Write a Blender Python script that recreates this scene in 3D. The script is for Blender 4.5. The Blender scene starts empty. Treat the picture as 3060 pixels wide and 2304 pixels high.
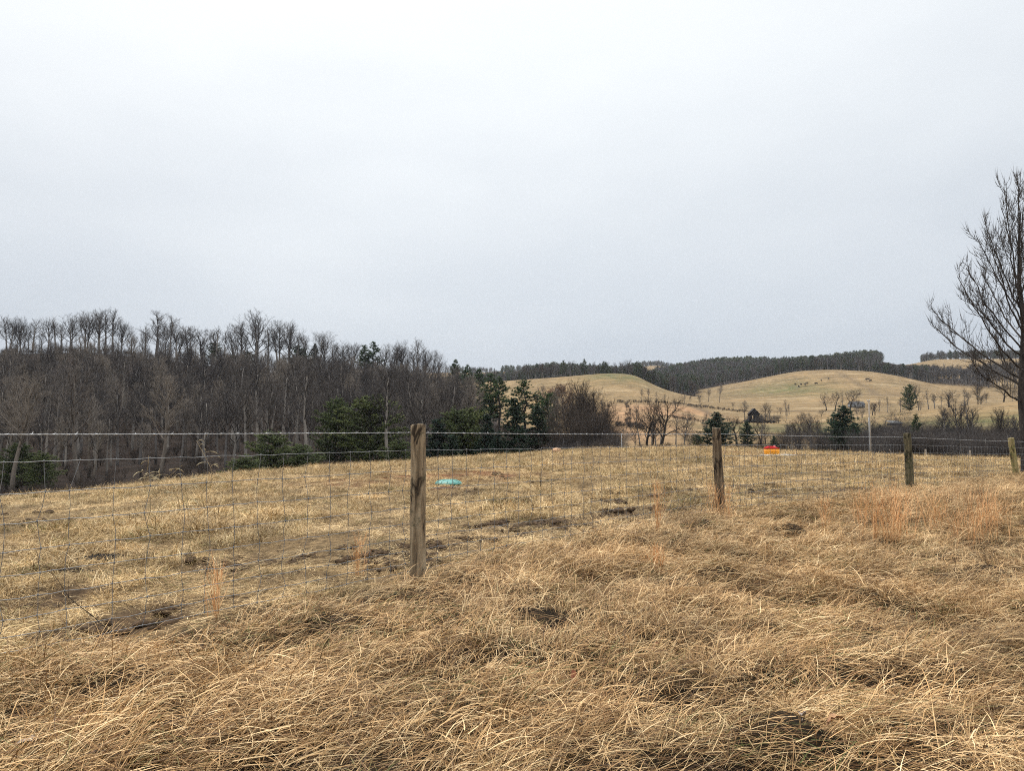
import bpy, math, random
import numpy as np
from mathutils import Vector, Matrix

R = math.radians
PI = math.pi
rng = np.random.default_rng(7)
random.seed(7)
scene = bpy.context.scene
COL = scene.collection

# ------------------------------------------------------------------ camera
EYE = 1.5
F = 2311.0                      # focal length in photo pixels (3060 wide)
PITCH = math.atan((1293 - 1152) / F)
cam_d = bpy.data.cameras.new('camera')
cam_d.sensor_width = 36.0
cam_d.lens = 36.0 * F / 3060.0
cam_d.clip_start = 0.05
cam_d.clip_end = 20000
cam = bpy.data.objects.new('camera', cam_d)
cam.location = (0, 0, EYE)
cam.rotation_euler = (PI / 2 + PITCH, 0, 0)
COL.objects.link(cam)
scene.camera = cam


def ang(px, py):
    """bearing and slope of a line of sight"""
    cx = (np.asarray(px, float) - 1530) / F
    cy = (1152 - np.asarray(py, float)) / F
    y = math.cos(PITCH) - math.sin(PITCH) * cy
    z = math.sin(PITCH) + math.cos(PITCH) * cy
    return np.arctan2(cx, y), z / np.hypot(cx, y)


# ------------------------------------------------------------------ noise
class Waves:
    def __init__(self, seed, n=14, lo=0.5, hi=3.0):
        g = np.random.default_rng(seed)
        a = g.uniform(0, 2 * PI, n)
        f = np.exp(g.uniform(math.log(lo), math.log(hi), n))
        self.kx, self.ky = f * np.cos(a), f * np.sin(a)
        self.ph = g.uniform(0, 2 * PI, n)
        self.am = 1 / np.sqrt(f)
        self.am /= math.sqrt((self.am ** 2).sum() / 2)

    def __call__(self, x, y):
        x = np.asarray(x, float); y = np.asarray(y, float)
        o = np.zeros(np.broadcast(x, y).shape)
        for kx, ky, p, a in zip(self.kx, self.ky, self.ph, self.am):
            o += a * np.sin(kx * x + ky * y + p)
        return o                                     # about unit variance


def sstep(a, b, x):
    t = np.clip((np.asarray(x, float) - a) / (b - a), 0, 1)
    return t * t * (3 - 2 * t)


# ------------------------------------------------------------------ terrain
# survey of the land: each row is one contour of bearings -> (photo height, distance)
CREST = ([(-400, 1545, 30), (0, 1497, 34), (235, 1473, 36), (484, 1445, 38), (692, 1422, 40), (968, 1397, 42), (1231, 1383, 45),
          (1521, 1362, 48), (1798, 1344, 52), (2005, 1339, 55), (2213, 1342, 57), (2351, 1352, 55), (2600, 1360, 50),
          (2766, 1369, 48), (3060, 1379, 46), (3500, 1390, 44)])
LINES = [
    # valley floor
    [(-400, 1540, 88), (0, 1525, 88), (700, 1500, 90), (1300, 1470, 92), (1640, 1420, 92), (1850, 1395, 90), (2213, 1385, 88), (2600, 1400, 88), (3060, 1420, 88), (3500, 1430, 88)],
    # foot of the far slopes
    [(-400, 1480, 116), (0, 1462, 116), (1000, 1388, 118), (1450, 1370, 122), (1640, 1358, 125), (1850, 1341, 130), (2213, 1335, 130), (2600, 1342, 130), (3060, 1358, 130), (3500, 1360, 130)],
    # middle of the slopes
    [(-400, 1240, 200), (0, 1230, 200), (484, 1225, 200), (968, 1240, 200), (1300, 1270, 200), (1450, 1290, 200), (1640, 1305, 200), (1830, 1272, 205), (2000, 1288, 205),
     (2150, 1292, 205), (2250, 1285, 210), (2400, 1292, 205), (2600, 1286, 205), (2750, 1282, 205), (2900, 1280, 205), (3060, 1275, 205), (3500, 1270, 200)],
    # wooded ridge on the left, ruin mound and spur on the right
    [(-400, 1070, 290), (0, 1062, 290), (200, 1056, 290), (340, 1063, 290), (570, 1087, 290), (700, 1104, 290), (870, 1119, 290), (1000, 1135, 290), (1100, 1145, 290),
     (1230, 1160, 290), (1320, 1185, 292), (1400, 1215, 295), (1480, 1250, 298), (1560, 1268, 300), (1640, 1275, 300), (1740, 1262, 300), (1830, 1240, 300), (1900, 1236, 305),
     (2000, 1246, 310), (2130, 1262, 315), (2250, 1263, 325), (2350, 1266, 325), (2450, 1262, 325), (2570, 1247, 325), (2700, 1232, 325), (2850, 1217, 325), (3060, 1198, 325), (3500, 1180, 325)],
    [(-400, 1120, 420), (0, 1120, 420), (870, 1150, 420), (1230, 1190, 420), (1480, 1250, 415), (1640, 1240, 410), (1740, 1222, 405), (1830, 1207, 400), (2000, 1205, 405), (2060, 1211, 410),
     (2130, 1222, 420), (2250, 1232, 430), (2400, 1230, 430), (2570, 1236, 430), (2700, 1236, 430), (2850, 1228, 430), (3060, 1214, 430), (3500, 1200, 430)],
    [(-400, 1140, 620), (0, 1140, 620), (870, 1155, 620), (1230, 1165, 620), (1400, 1145, 620), (1500, 1140, 620), (1600, 1131, 620), (1700, 1127, 620), (1800, 1121, 620), (1850, 1120, 620),
     (1900, 1127, 620), (1940, 1147, 610), (1990, 1167, 590), (2060, 1185, 580), (2130, 1196, 580), (2200, 1190, 590), (2300, 1180, 600), (2400, 1172, 600), (2500, 1170, 600), (2600, 1175, 600),
     (2700, 1186, 600), (2800, 1195, 600), (2900, 1205, 600), (3060, 1200, 600), (3500, 1200, 600)],
    [(-400, 1150, 780), (0, 1150, 780), (1230, 1175, 780), (1500, 1156, 780), (1700, 1148, 780), (1850, 1145, 780), (1950, 1172, 780), (2060, 1176, 780), (2110, 1168, 780), (2170, 1152, 780), (2240, 1137, 780),
     (2300, 1125, 780), (2350, 1115, 780), (2400, 1108, 780), (2500, 1103, 780), (2600, 1108, 780), (2650, 1117, 780), (2700, 1127, 780), (2760, 1145, 780), (2800, 1157, 780),
     (2850, 1165, 780), (2920, 1174, 780), (3060, 1180, 780), (3500, 1180, 780)],
    [(-400, 1160, 1000), (0, 1160, 1000), (1500, 1146, 1000), (1700, 1138, 1000), (1900, 1138, 1000), (1950, 1148, 1000), (2060, 1152, 1000), (2200, 1140, 1000), (2400, 1126, 1000),
     (2600, 1126, 1000), (2700, 1136, 1000), (2800, 1126, 1000), (2900, 1115, 1000), (3060, 1105, 1000), (3500, 1100, 1000)],
    [(-400, 1120, 1300), (0, 1120, 1300), (1300, 1118, 1300), (1400, 1119, 1300), (1500, 1117, 1300), (1560, 1115, 1300), (1650, 1111, 1300), (1750, 1116, 1300), (1850, 1122, 1300),
     (1950, 1122, 1300), (2050, 1110, 1300), (2100, 1105, 1300), (2230, 1097, 1300), (2300, 1094, 1300), (2400, 1089, 1300), (2500, 1084, 1300), (2600, 1080, 1300), (2640, 1082, 1300),
     (2690, 1097, 1300), (2740, 1086, 1300), (2790, 1074, 1300), (2900, 1072, 1300), (3060, 1071, 1300), (3500, 1071, 1300)],
    [(-400, 1125, 2000), (1700, 1122, 2000), (1880, 1112, 2000), (1950, 1100, 2000), (2010, 1112, 2000), (2300, 1118, 2000), (3500, 1110, 2000)],
    [(-400, 1210, 3000), (3500, 1210, 3000)],
]
PHI0, PHI1 = -0.86, 0.86
NPH = 560
phg = np.linspace(PHI0, PHI1, NPH)


def gsm(a, s):
    k = int(3 * s) + 1
    w = np.exp(-0.5 * (np.arange(-k, k + 1) / s) ** 2); w /= w.sum()
    return np.convolve(np.pad(a, k, mode='edge'), w, mode='valid')


def column_knots(line):
    px = np.array([l[0] for l in line]); py = np.array([l[1] for l in line]); rr = np.array([l[2] for l in line], float)
    ph, te = ang(px, py)
    te = gsm(np.interp(phg, ph, te), 2.2); rr = gsm(np.interp(phg, ph, rr), 5)
    return rr, te


c_r, c_te = column_knots(CREST)
KR = [c_r]; KZ = [EYE + c_r * c_te]
for ln in LINES:
    r_, t_ = column_knots(ln)
    KR.append(r_); KZ.append(EYE + r_ * t_)
KR = np.array(KR); KZ = np.array(KZ)

rows = [0.0, 0.5]
r = 1.0
while r < 3000:
    rows.append(r); r *= 1.0155
rows.append(3000.0)
rg = np.array(rows)
ZT = np.zeros((len(rg), NPH))


def pchip(x, y, d0, q):
    h = np.diff(x); dl = np.diff(y) / h
    d = np.zeros(len(x))
    for i in range(1, len(x) - 1):
        if dl[i - 1] * dl[i] > 0:
            w1 = 2 * h[i] + h[i - 1]; w2 = h[i] + 2 * h[i - 1]
            d[i] = (w1 + w2) / (w1 / dl[i - 1] + w2 / dl[i])
    d[0] = d0; d[-1] = dl[-1]
    k = np.clip(np.searchsorted(x, q) - 1, 0, len(x) - 2)
    t = (q - x[k]) / h[k]
    return ((2 * t ** 3 - 3 * t ** 2 + 1) * y[k] + (t ** 3 - 2 * t ** 2 + t) * h[k] * d[k]
            + (-2 * t ** 3 + 3 * t ** 2) * y[k + 1] + (t ** 3 - t ** 2) * h[k] * d[k + 1])


R0 = 7.0
for j in range(NPH):
    D, zc, s = KR[0, j], KZ[0, j], c_te[j]
    q = rg
    z0_ = .12 - .17 * float(sstep(.15, .55, phg[j]))
    near = np.where(q < R0, z0_ * sstep(2.2, 6.5, q), 0)
    t = np.clip((q - R0) / (D - R0), 0, 1)
    H = D - R0
    herm = (2 * t ** 3 - 3 * t ** 2 + 1) * z0_ + (-2 * t ** 3 + 3 * t ** 2) * zc + (t ** 3 - t ** 2) * H * s
    far = pchip(KR[:, j], KZ[:, j], s, np.clip(q, D, 3000))
    ZT[:, j] = np.where(q < R0, near, np.where(q < D, herm, far))

# ------------------------------------------------------------------ fence line
POSTS = [(-5.25, 1.75), (-0.87, 7.3), (3.42, 12.8), (9.62, 18.8), (15.25, 23.5), (21.4, 28.3)]


def fence_side(x, y):
    """signed distance to the fence line, positive beyond the fence"""
    x = np.asarray(x, float); y = np.asarray(y, float)
    best = np.full(np.broadcast(x, y).shape, 1e9); sg = np.zeros_like(best)
    n = len(POSTS) - 1
    for i in range(n):
        (x0, y0), (x1, y1) = POSTS[i], POSTS[i + 1]
        dx, dy = x1 - x0, y1 - y0
        L = math.hypot(dx, dy)
        t = ((x - x0) * dx + (y - y0) * dy) / L ** 2
        t = np.clip(t, -50 if i == 0 else 0, 50 if i == n - 1 else 1)
        d = np.hypot(x - x0 - t * dx, y - y0 - t * dy)
        s = (dx * (y - y0) - dy * (x - x0)) / L
        m = d < best
        best = np.where(m, d, best); sg = np.where(m, np.sign(s), sg)
    return best * sg


w_near = Waves(11, 16, 0.7, 5.0)
w_mid = Waves(12, 14, 0.12, 0.6)
w_far = Waves(13, 14, 0.012, 0.06)
w_mound = Waves(31, 20, 3.0, 12.0)
w_clod = Waves(32, 24, 5.0, 26.0)


def mudness(x, y, r, s):
    q_ = s - .35 * w_mid(x, y)
    a = (np.exp(-((q_ - .8) / .26) ** 2) + np.exp(-((q_ - 2.1) / .30) ** 2)) * (1 - sstep(24, 32, r))
    return np.clip(a * (0.45 + 0.9 * w_near(x * 1.5, y * 1.5)), 0, 1)



def terrain(x, y):
    x = np.asarray(x, float); y = np.asarray(y, float)
    r = np.hypot(x, y); ph = np.arctan2(x, y)
    a = np.abs(ph)
    back = sstep(0.86, 2.6, a)
    pc = np.clip(ph, PHI0, PHI1)
    fi = np.clip(np.searchsorted(rg, r) - 1, 0, len(rg) - 2)
    tr = np.clip((r - rg[fi]) / (rg[fi + 1] - rg[fi]), 0, 1)
    fj = (pc - PHI0) / (PHI1 - PHI0) * (NPH - 1)
    j0 = np.clip(np.floor(fj).astype(int), 0, NPH - 2); tj = fj - j0

    def at(jj, tt):
        z0 = ZT[fi, jj] * (1 - tt) + ZT[fi, jj + 1] * tt
        z1 = ZT[fi + 1, jj] * (1 - tt) + ZT[fi + 1, jj + 1] * tt
        return z0 * (1 - tr) + z1 * tr
    z = at(j0, tj)
    mir = at(np.clip((NPH - 2) - j0, 0, NPH - 2), 1 - tj)
    z = z * (1 - 0.5 * back) + mir * 0.5 * back
    z = z + w_near(x, y) * 0.012 * sstep(1, 3, r) * (1 - sstep(40, 70, r))
    z = z + w_mid(x, y) * 0.03 * sstep(3, 9, r) * (1 - sstep(28, 42, r))
    s_ = fence_side(x, y)
    z = z + w_mound(x, y) * 0.048 * (1 - sstep(-.5, .1, s_)) * sstep(1.2, 2.5, r) * (1 - sstep(22, 32, r))
    z = z + w_mound(x * .7 + 5, y * .7) * 0.020 * sstep(-.1, .6, s_) * (1 - sstep(40, 60, r))
    z = z + w_clod(x, y) * 0.020 * mudness(x, y, r, s_)
    z = z + w_far(x, y) * (0.25 * sstep(110, 200, r) + 0.5 * sstep(300, 600, r))
    return z


def ground(px, py, rmin=2.0, rmax=140.0):
    """where the sight line through a point of the view meets the land"""
    ph, te = ang(px, py)
    rr = np.exp(np.linspace(math.log(rmin), math.log(rmax), 1500))
    x = rr * math.sin(ph); y = rr * math.cos(ph)
    d = EYE + rr * te - terrain(x, y)
    k = np.argmax(d < 0) if (d < 0).any() else len(rr) - 1
    return Vector((x[k], y[k], float(terrain(x[k], y[k]))))


def spot(px, r):
    ph, _ = ang(px, 1250)
    x = r * math.sin(ph); y = r * math.cos(ph)
    return Vector((x, y, float(terrain(x, y))))


def height_to(px, py, r):
    return EYE + r * float(ang(px, py)[1])


# ------------------------------------------------------------------ materials
def mat(name):
    m = bpy.data.materials.new(name); m.use_nodes = True
    nt = m.node_tree; nt.nodes.clear()
    out = nt.nodes.new('ShaderNodeOutputMaterial')
    b = nt.nodes.new('ShaderNodeBsdfPrincipled')
    b.inputs['Roughness'].default_value = 0.85
    b.inputs['Specular IOR Level'].default_value = 0.2
    nt.links.new(b.outputs[0], out.inputs[0])
    return m, nt, b


def N(nt, typ, **kw):
    n = nt.nodes.new(typ)
    for k, v in kw.items():
        if k in n.inputs.keys():
            n.inputs[k].default_value = v
        else:
            setattr(n, k, v)
    return n


def ramp(nt, fac, stops):
    n = nt.nodes.new('ShaderNodeValToRGB')
    e = n.color_ramp.elements
    while len(e) < len(stops):
        e.new(0.5)
    for el, (p, c) in zip(e, stops):
        el.position = p; el.color = (*c, 1)
    nt.links.new(fac, n.inputs[0])
    return n.outputs[0]


def mix(nt, fac, a, b, blend='MIX'):
    n = nt.nodes.new('ShaderNodeMix'); n.data_type = 'RGBA'; n.blend_type = blend
    for sock, v in ((n.inputs[0], fac), (n.inputs[6], a), (n.inputs[7], b)):
        if isinstance(v, (int, float)):
            sock.default_value = v
        elif isinstance(v, tuple):
            sock.default_value = (*v, 1)
        else:
            nt.links.new(v, sock)
    return n.outputs[2]


def math_n(nt, op, a, b=0.0, clamp=False):
    n = nt.nodes.new('ShaderNodeMath'); n.operation = op; n.use_clamp = clamp
    for s, v in zip(n.inputs, (a, b)):
        if isinstance(v, (int, float)):
            s.default_value = v
        else:
            nt.links.new(v, s)
    return n.outputs[0]


def noise(nt, vec, scale, detail=4, rough=0.55, dist=0.0):
    n = N(nt, 'ShaderNodeTexNoise', Scale=scale, Detail=detail, Roughness=rough, Distortion=dist)
    if vec is not None:
        nt.links.new(vec, n.inputs['Vector'])
    return n.outputs['Fac']


def mapping(nt, vec, scale=(1, 1, 1), rot=(0, 0, 0)):
    n = nt.nodes.new('ShaderNodeMapping')
    n.inputs['Scale'].default_value = scale; n.inputs['Rotation'].default_value = rot
    nt.links.new(vec, n.inputs['Vector'])
    return n.outputs[0]


def objvec(nt):
    return nt.nodes.new('ShaderNodeTexCoord').outputs['Object']


def worldpos(nt):
    return nt.nodes.new('ShaderNodeNewGeometry').outputs['Position']


def attr(nt, name):
    n = nt.nodes.new('ShaderNodeAttribute'); n.attribute_name = name
    return n.outputs['Fac']


def bump(nt, b, h, strength=0.5, dist=0.02):
    n = nt.nodes.new('ShaderNodeBump')
    n.inputs['Strength'].default_value = strength; n.inputs['Distance'].default_value = dist
    nt.links.new(h, n.inputs['Height']); nt.links.new(n.outputs[0], b.inputs['Normal'])


def simple(name, c0, c1, scale=5.0, rough=0.8, spec=0.2, stretch=(1, 1, 1), metal=0.0, bmp=0.0, detail=5):
    m, nt, b = mat(name)
    f = noise(nt, mapping(nt, objvec(nt), stretch), scale, detail, 0.6)
    nt.links.new(ramp(nt, f, [(0.3, c0), (0.7, c1)]), b.inputs['Base Color'])
    b.inputs['Roughness'].default_value = rough
    b.inputs['Specular IOR Level'].default_value = spec
    b.inputs['Metallic'].default_value = metal
    if bmp:
        bump(nt, b, f, bmp)
    return m


def grass_mat(name, stops, green=(0.085, 0.10, 0.022), patch_scale=0.7, patch=((0.32, 0.58), (0.70, 1.12)), trans=0.06, fine_lo=0.75):
    m, nt, b = mat(name)
    P = worldpos(nt)
    t = attr(nt, 'tone')
    rnd = nt.nodes.new('ShaderNodeObjectInfo').outputs['Random']
    t2 = math_n(nt, 'ADD', t, math_n(nt, 'MULTIPLY', math_n(nt, 'SUBTRACT', rnd, 0.5), 0.22), True)
    c = ramp(nt, t2, stops)
    n1 = noise(nt, P, patch_scale, 3, 0.6)
    (a0, v0), (a1, v1) = patch
    v = ramp(nt, n1, [(a0, (v0, v0, v0 * .97)), (a1, (v1, v1, v1))])
    c = mix(nt, 1.0, c, v, 'MULTIPLY')
    n3 = noise(nt, P, patch_scale * 5.0, 3, 0.6)
    c = mix(nt, 1.0, c, ramp(nt, n3, [(0.34, (fine_lo, fine_lo * .94, fine_lo * .86)), (0.60, (1.12, 1.12, 1.12))]), 'MULTIPLY')
    n2 = noise(nt, P, patch_scale * 1.7, 2, 0.5)
    g = math_n(nt, 'MULTIPLY', attr(nt, 'green'), ramp(nt, n2, [(0.42, (0, 0, 0)), (0.62, (1, 1, 1))]))
    c = mix(nt, g, c, green)
    nt.links.new(c, b.inputs['Base Color'])
    b.inputs['Roughness'].default_value = 0.65
    b.inputs['Specular IOR Level'].default_value = 0.25
    tr = nt.nodes.new('ShaderNodeBsdfTranslucent'); nt.links.new(c, tr.inputs[0])
    mx = nt.nodes.new('ShaderNodeMixShader'); mx.inputs[0].default_value = trans
    out = [n for n in nt.nodes if n.type == 'OUTPUT_MATERIAL'][0]
    nt.links.new(b.outputs[0], mx.inputs[1]); nt.links.new(tr.outputs[0], mx.inputs[2]); nt.links.new(mx.outputs[0], out.inputs[0])
    return m


M = {}
M['rough_grass'] = grass_mat('rough_grass', [(0.0, (0.045, 0.022, 0.008)), (0.32, (0.235, 0.124, 0.048)), (0.62, (0.635, 0.400, 0.182)), (1.0, (0.93, 0.715, 0.42))])
M['pasture_grass'] = grass_mat('pasture_grass', [(0.0, (0.10, 0.056, 0.022)), (0.35, (0.44, 0.288, 0.130)), (0.7, (0.79, 0.565, 0.285)), (1.0, (0.96, 0.78, 0.48))],
                               green=(0.14, 0.135, 0.035), patch_scale=0.5, patch=((0.36, 0.60), (0.62, 1.18)), fine_lo=0.45)
M['broomsedge'] = grass_mat('broomsedge', [(0.0, (0.46, 0.215, 0.09)), (0.5, (0.74, 0.41, 0.19)), (1.0, (0.88, 0.60, 0.32))], patch=((0.2, 1.0), (0.8, 1.0)))
M['weed'] = simple('dry_weed', (0.24, 0.17, 0.09), (0.36, 0.28, 0.16), 30)
M['seed'] = simple('seed_head', (0.32, 0.26, 0.155), (0.44, 0.37, 0.23), 40)


def bark(name, c0, c1, scale=3.0):
    m, nt, b = mat(name)
    f = noise(nt, mapping(nt, objvec(nt), (1, 1, 0.25)), scale, 5, 0.65)
    c = ramp(nt, f, [(0.3, c0), (0.7, c1)])
    rnd = nt.nodes.new('ShaderNodeObjectInfo').outputs['Random']
    v = ramp(nt, rnd, [(0.0, (0.65, 0.65, 0.68)), (1.0, (1.25, 1.2, 1.12))])
    nt.links.new(mix(nt, 1.0, c, v, 'MULTIPLY'), b.inputs['Base Color'])
    b.inputs['Roughness'].default_value = 0.95; b.inputs['Specular IOR Level'].default_value = 0.1
    return m


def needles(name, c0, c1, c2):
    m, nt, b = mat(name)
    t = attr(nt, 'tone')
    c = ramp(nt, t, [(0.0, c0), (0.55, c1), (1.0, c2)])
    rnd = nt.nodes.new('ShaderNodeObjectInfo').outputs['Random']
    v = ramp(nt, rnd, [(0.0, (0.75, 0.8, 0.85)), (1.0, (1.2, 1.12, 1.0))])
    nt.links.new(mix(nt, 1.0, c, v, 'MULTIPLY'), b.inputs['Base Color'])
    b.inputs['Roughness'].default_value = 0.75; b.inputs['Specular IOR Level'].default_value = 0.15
    return m


M['bark_wood'] = bark('grey_brown_bark', (0.09, 0.083, 0.078), (0.31, 0.29, 0.27))
M['twig_wood'] = bark('grey_brown_twigs', (0.034, 0.031, 0.031), (0.082, 0.075, 0.073))
M['bark_dark'] = bark('dark_bark', (0.018, 0.016, 0.015), (0.050, 0.042, 0.036))
M['twig_dark'] = bark('dark_twigs', (0.024, 0.020, 0.018), (0.055, 0.045, 0.039))
M['twig_pale'] = bark('pale_twigs', (0.085, 0.075, 0.067), (0.17, 0.15, 0.132))
M['twig_rust'] = bark('russet_leaves', (0.075, 0.045, 0.032), (0.13, 0.078, 0.055))
M['bark_pear'] = bark('pear_bark', (0.020, 0.018, 0.018), (0.072, 0.064, 0.060), 9)
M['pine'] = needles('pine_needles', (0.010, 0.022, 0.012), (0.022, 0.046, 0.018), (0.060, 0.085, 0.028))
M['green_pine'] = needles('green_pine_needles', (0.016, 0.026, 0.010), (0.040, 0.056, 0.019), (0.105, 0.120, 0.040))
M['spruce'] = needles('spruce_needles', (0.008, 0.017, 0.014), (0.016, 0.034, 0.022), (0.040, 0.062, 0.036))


# ------------------------------------------------------------------ geometry helpers
class Geo:
    def __init__(self):
        self.V = []; self.F3 = []; self.F4 = []; self.T = []; self.G = []; self.n = 0
        self.M3 = []; self.M4 = []

    def add(self, V, F3=None, F4=None, tone=0.5, green=0.0, mi=0):
        V = np.asarray(V, float).reshape(-1, 3)
        self.V.append(V)
        self.T.append(np.broadcast_to(np.asarray(tone, float), (len(V),)))
        self.G.append(np.broadcast_to(np.asarray(green, float), (len(V),)))
        if F3 is not None and len(F3):
            F3 = np.asarray(F3, int).reshape(-1, 3); self.F3.append(F3 + self.n); self.M3.append(np.full(len(F3), mi))
        if F4 is not None and len(F4):
            F4 = np.asarray(F4, int).reshape(-1, 4); self.F4.append(F4 + self.n); self.M4.append(np.full(len(F4), mi))
        self.n += len(V)

    def tube(self, pts, rad, sides=6, cap=True, tone=0.5, mi=0):
        pts = np.asarray(pts, float); k = len(pts)
        rad = np.broadcast_to(np.asarray(rad, float), (k,))
        d = np.gradient(pts, axis=0)
        d /= np.linalg.norm(d, axis=1, keepdims=True) + 1e-12
        ref = np.array([0, 0, 1.0]) if abs(d[:, 2].mean()) < 0.8 else np.array([1.0, 0, 0])
        u = np.cross(d, ref); u /= np.linalg.norm(u, axis=1, keepdims=True) + 1e-12
        v = np.cross(d, u)
        a = np.arange(sides) / sides * 2 * PI
        ring = pts[:, None, :] + rad[:, None, None] * (np.cos(a)[None, :, None] * u[:, None, :] + np.sin(a)[None, :, None] * v[:, None, :])
        i = np.arange(k - 1)[:, None] * sides; j = np.arange(sides)[None, :]; j2 = (j + 1) % sides
        f = np.stack([i + j, i + j2, i + sides + j2, i + sides + j], -1).reshape(-1, 4)
        V = ring.reshape(-1, 3); F3 = []
        if cap:
            V = np.vstack([V, pts[0], pts[-1]])
            c0, c1 = k * sides, k * sides + 1
            F3 = [(c0, (q + 1) % sides, q) for q in range(sides)] + [(c1, (k - 1) * sides + q, (k - 1) * sides + (q + 1) % sides) for q in range(sides)]
        self.add(V, F3, f, tone, 0, mi)

    def cones(self, P0, P1, r0, tone=0.5, mi=0):
        P0 = np.asarray(P0, float).reshape(-1, 3); P1 = np.asarray(P1, float).reshape(-1, 3); n = len(P0)
        if not n:
            return
        r0 = np.broadcast_to(np.asarray(r0, float), (n,))
        d = P1 - P0; d /= np.linalg.norm(d, axis=1, keepdims=True) + 1e-9
        ref = np.where(np.abs(d[:, 2:3]) < 0.8, np.array([[0, 0, 1.0]]), np.array([[1.0, 0, 0]]))
        u = np.cross(d, ref); u /= np.linalg.norm(u, axis=1, keepdims=True) + 1e-9
        v = np.cross(d, u)
        V = np.empty((n, 4, 3))
        for q in range(3):
            a = q * 2 * PI / 3
            V[:, q] = P0 + r0[:, None] * (math.cos(a) * u + math.sin(a) * v)
        V[:, 3] = P1
        b = np.arange(n)[:, None] * 4
        F = np.concatenate([b + np.array([[0, 1, 3]]), b + np.array([[1, 2, 3]]), b + np.array([[2, 0, 3]])])
        tt = np.repeat(np.broadcast_to(np.asarray(tone, float), (n,)), 4)
        self.add(V.reshape(-1, 3), F, None, tt, 0, mi)

    def ribbons(self, P, W, side, tone, green):
        """P (n,k,3) midlines, W (n,k) widths, side (n,k,3) unit side vectors"""
        n, k = P.shape[:2]
        V = np.empty((n, k, 2, 3))
        V[:, :, 0] = P - side * W[..., None] * 0.5
        V[:, :, 1] = P + side * W[..., None] * 0.5
        b = (np.arange(n) * k * 2)[:, None]; i = np.arange(k - 1)[None, :] * 2
        f = np.stack([b + i, b + i + 1, b + i + 3, b + i + 2], -1).reshape(-1, 4)
        self.add(V.reshape(-1, 3), None, f, np.repeat(tone, k * 2), np.repeat(green, k * 2))

    def box(self, c, s, rotz=0.0, tone=0.5, mi=0, M4=None):
        c = np.asarray(c, float); s = np.asarray(s, float) / 2
        q = np.array([(x, y, z) for x in (-1, 1) for y in (-1, 1) for z in (-1, 1)]) * s
        if M4 is not None:
            q = q @ np.array(M4.to_3x3()).T
        elif rotz:
            co, si = math.cos(rotz), math.sin(rotz)
            q = q @ np.array([[co, si, 0], [-si, co, 0], [0, 0, 1]])
        f = [(0, 1, 3, 2), (4, 6, 7, 5), (0, 4, 5, 1), (2, 3, 7, 6), (0, 2, 6, 4), (1, 5, 7, 3)]
        self.add(q + c, None, f, tone, 0, mi)

    def mesh(self, name, mats, smooth=False):
        me = bpy.data.meshes.new(name)
        V = np.vstack(self.V)
        F3 = np.vstack(self.F3) if self.F3 else np.zeros((0, 3), int)
        F4 = np.vstack(self.F4) if self.F4 else np.zeros((0, 4), int)
        me.vertices.add(len(V)); me.vertices.foreach_set('co', V.ravel().astype(np.float32))
        nl = F3.size + F4.size
        me.loops.add(nl)
        me.loops.foreach_set('vertex_index', np.concatenate([F3.ravel(), F4.ravel()]).astype(np.int32))
        npl = len(F3) + len(F4)
        me.polygons.add(npl)
        st = np.concatenate([np.arange(len(F3)) * 3, len(F3) * 3 + np.arange(len(F4)) * 4]).astype(np.int32)
        me.polygons.foreach_set('loop_start', st)
        if not isinstance(mats, (list, tuple)):
            mats = [mats]
        for m in mats:
            me.materials.append(m)
        if len(mats) > 1:
            mi = np.concatenate(self.M3 + self.M4).astype(np.int32)
            me.polygons.foreach_set('material_index', mi)
        if smooth:
            me.polygons.foreach_set('use_smooth', np.ones(npl, bool))
        for nm, arr in (('tone', self.T), ('green', self.G)):
            a = me.attributes.new(nm, 'FLOAT', 'POINT')
            a.data.foreach_set('value', np.concatenate(arr).astype(np.float32))
        me.update(calc_edges=True)
        me.validate()
        return me


def link(name, me, parent=None, loc=(0, 0, 0), rot=(0, 0, 0), scale=1.0):
    o = bpy.data.objects.new(name, me)
    COL.objects.link(o)
    o.location = loc; o.rotation_euler = rot
    o.scale = (scale, scale, scale) if isinstance(scale, (int, float)) else scale
    if parent:
        o.parent = parent
    return o


def tag(o, label=None, cat=None, group=None, kind=None):
    if label: o['label'] = label
    if cat: o['category'] = cat
    if group: o['group'] = group
    if kind: o['kind'] = kind
    return o


def empty(name, loc, label, cat, group=None, rz=0.0, scale=1.0):
    o = link(name, None, None, loc, (0, 0, rz), scale)
    o.empty_display_size = 0.2
    return tag(o, label, cat, group)


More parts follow.
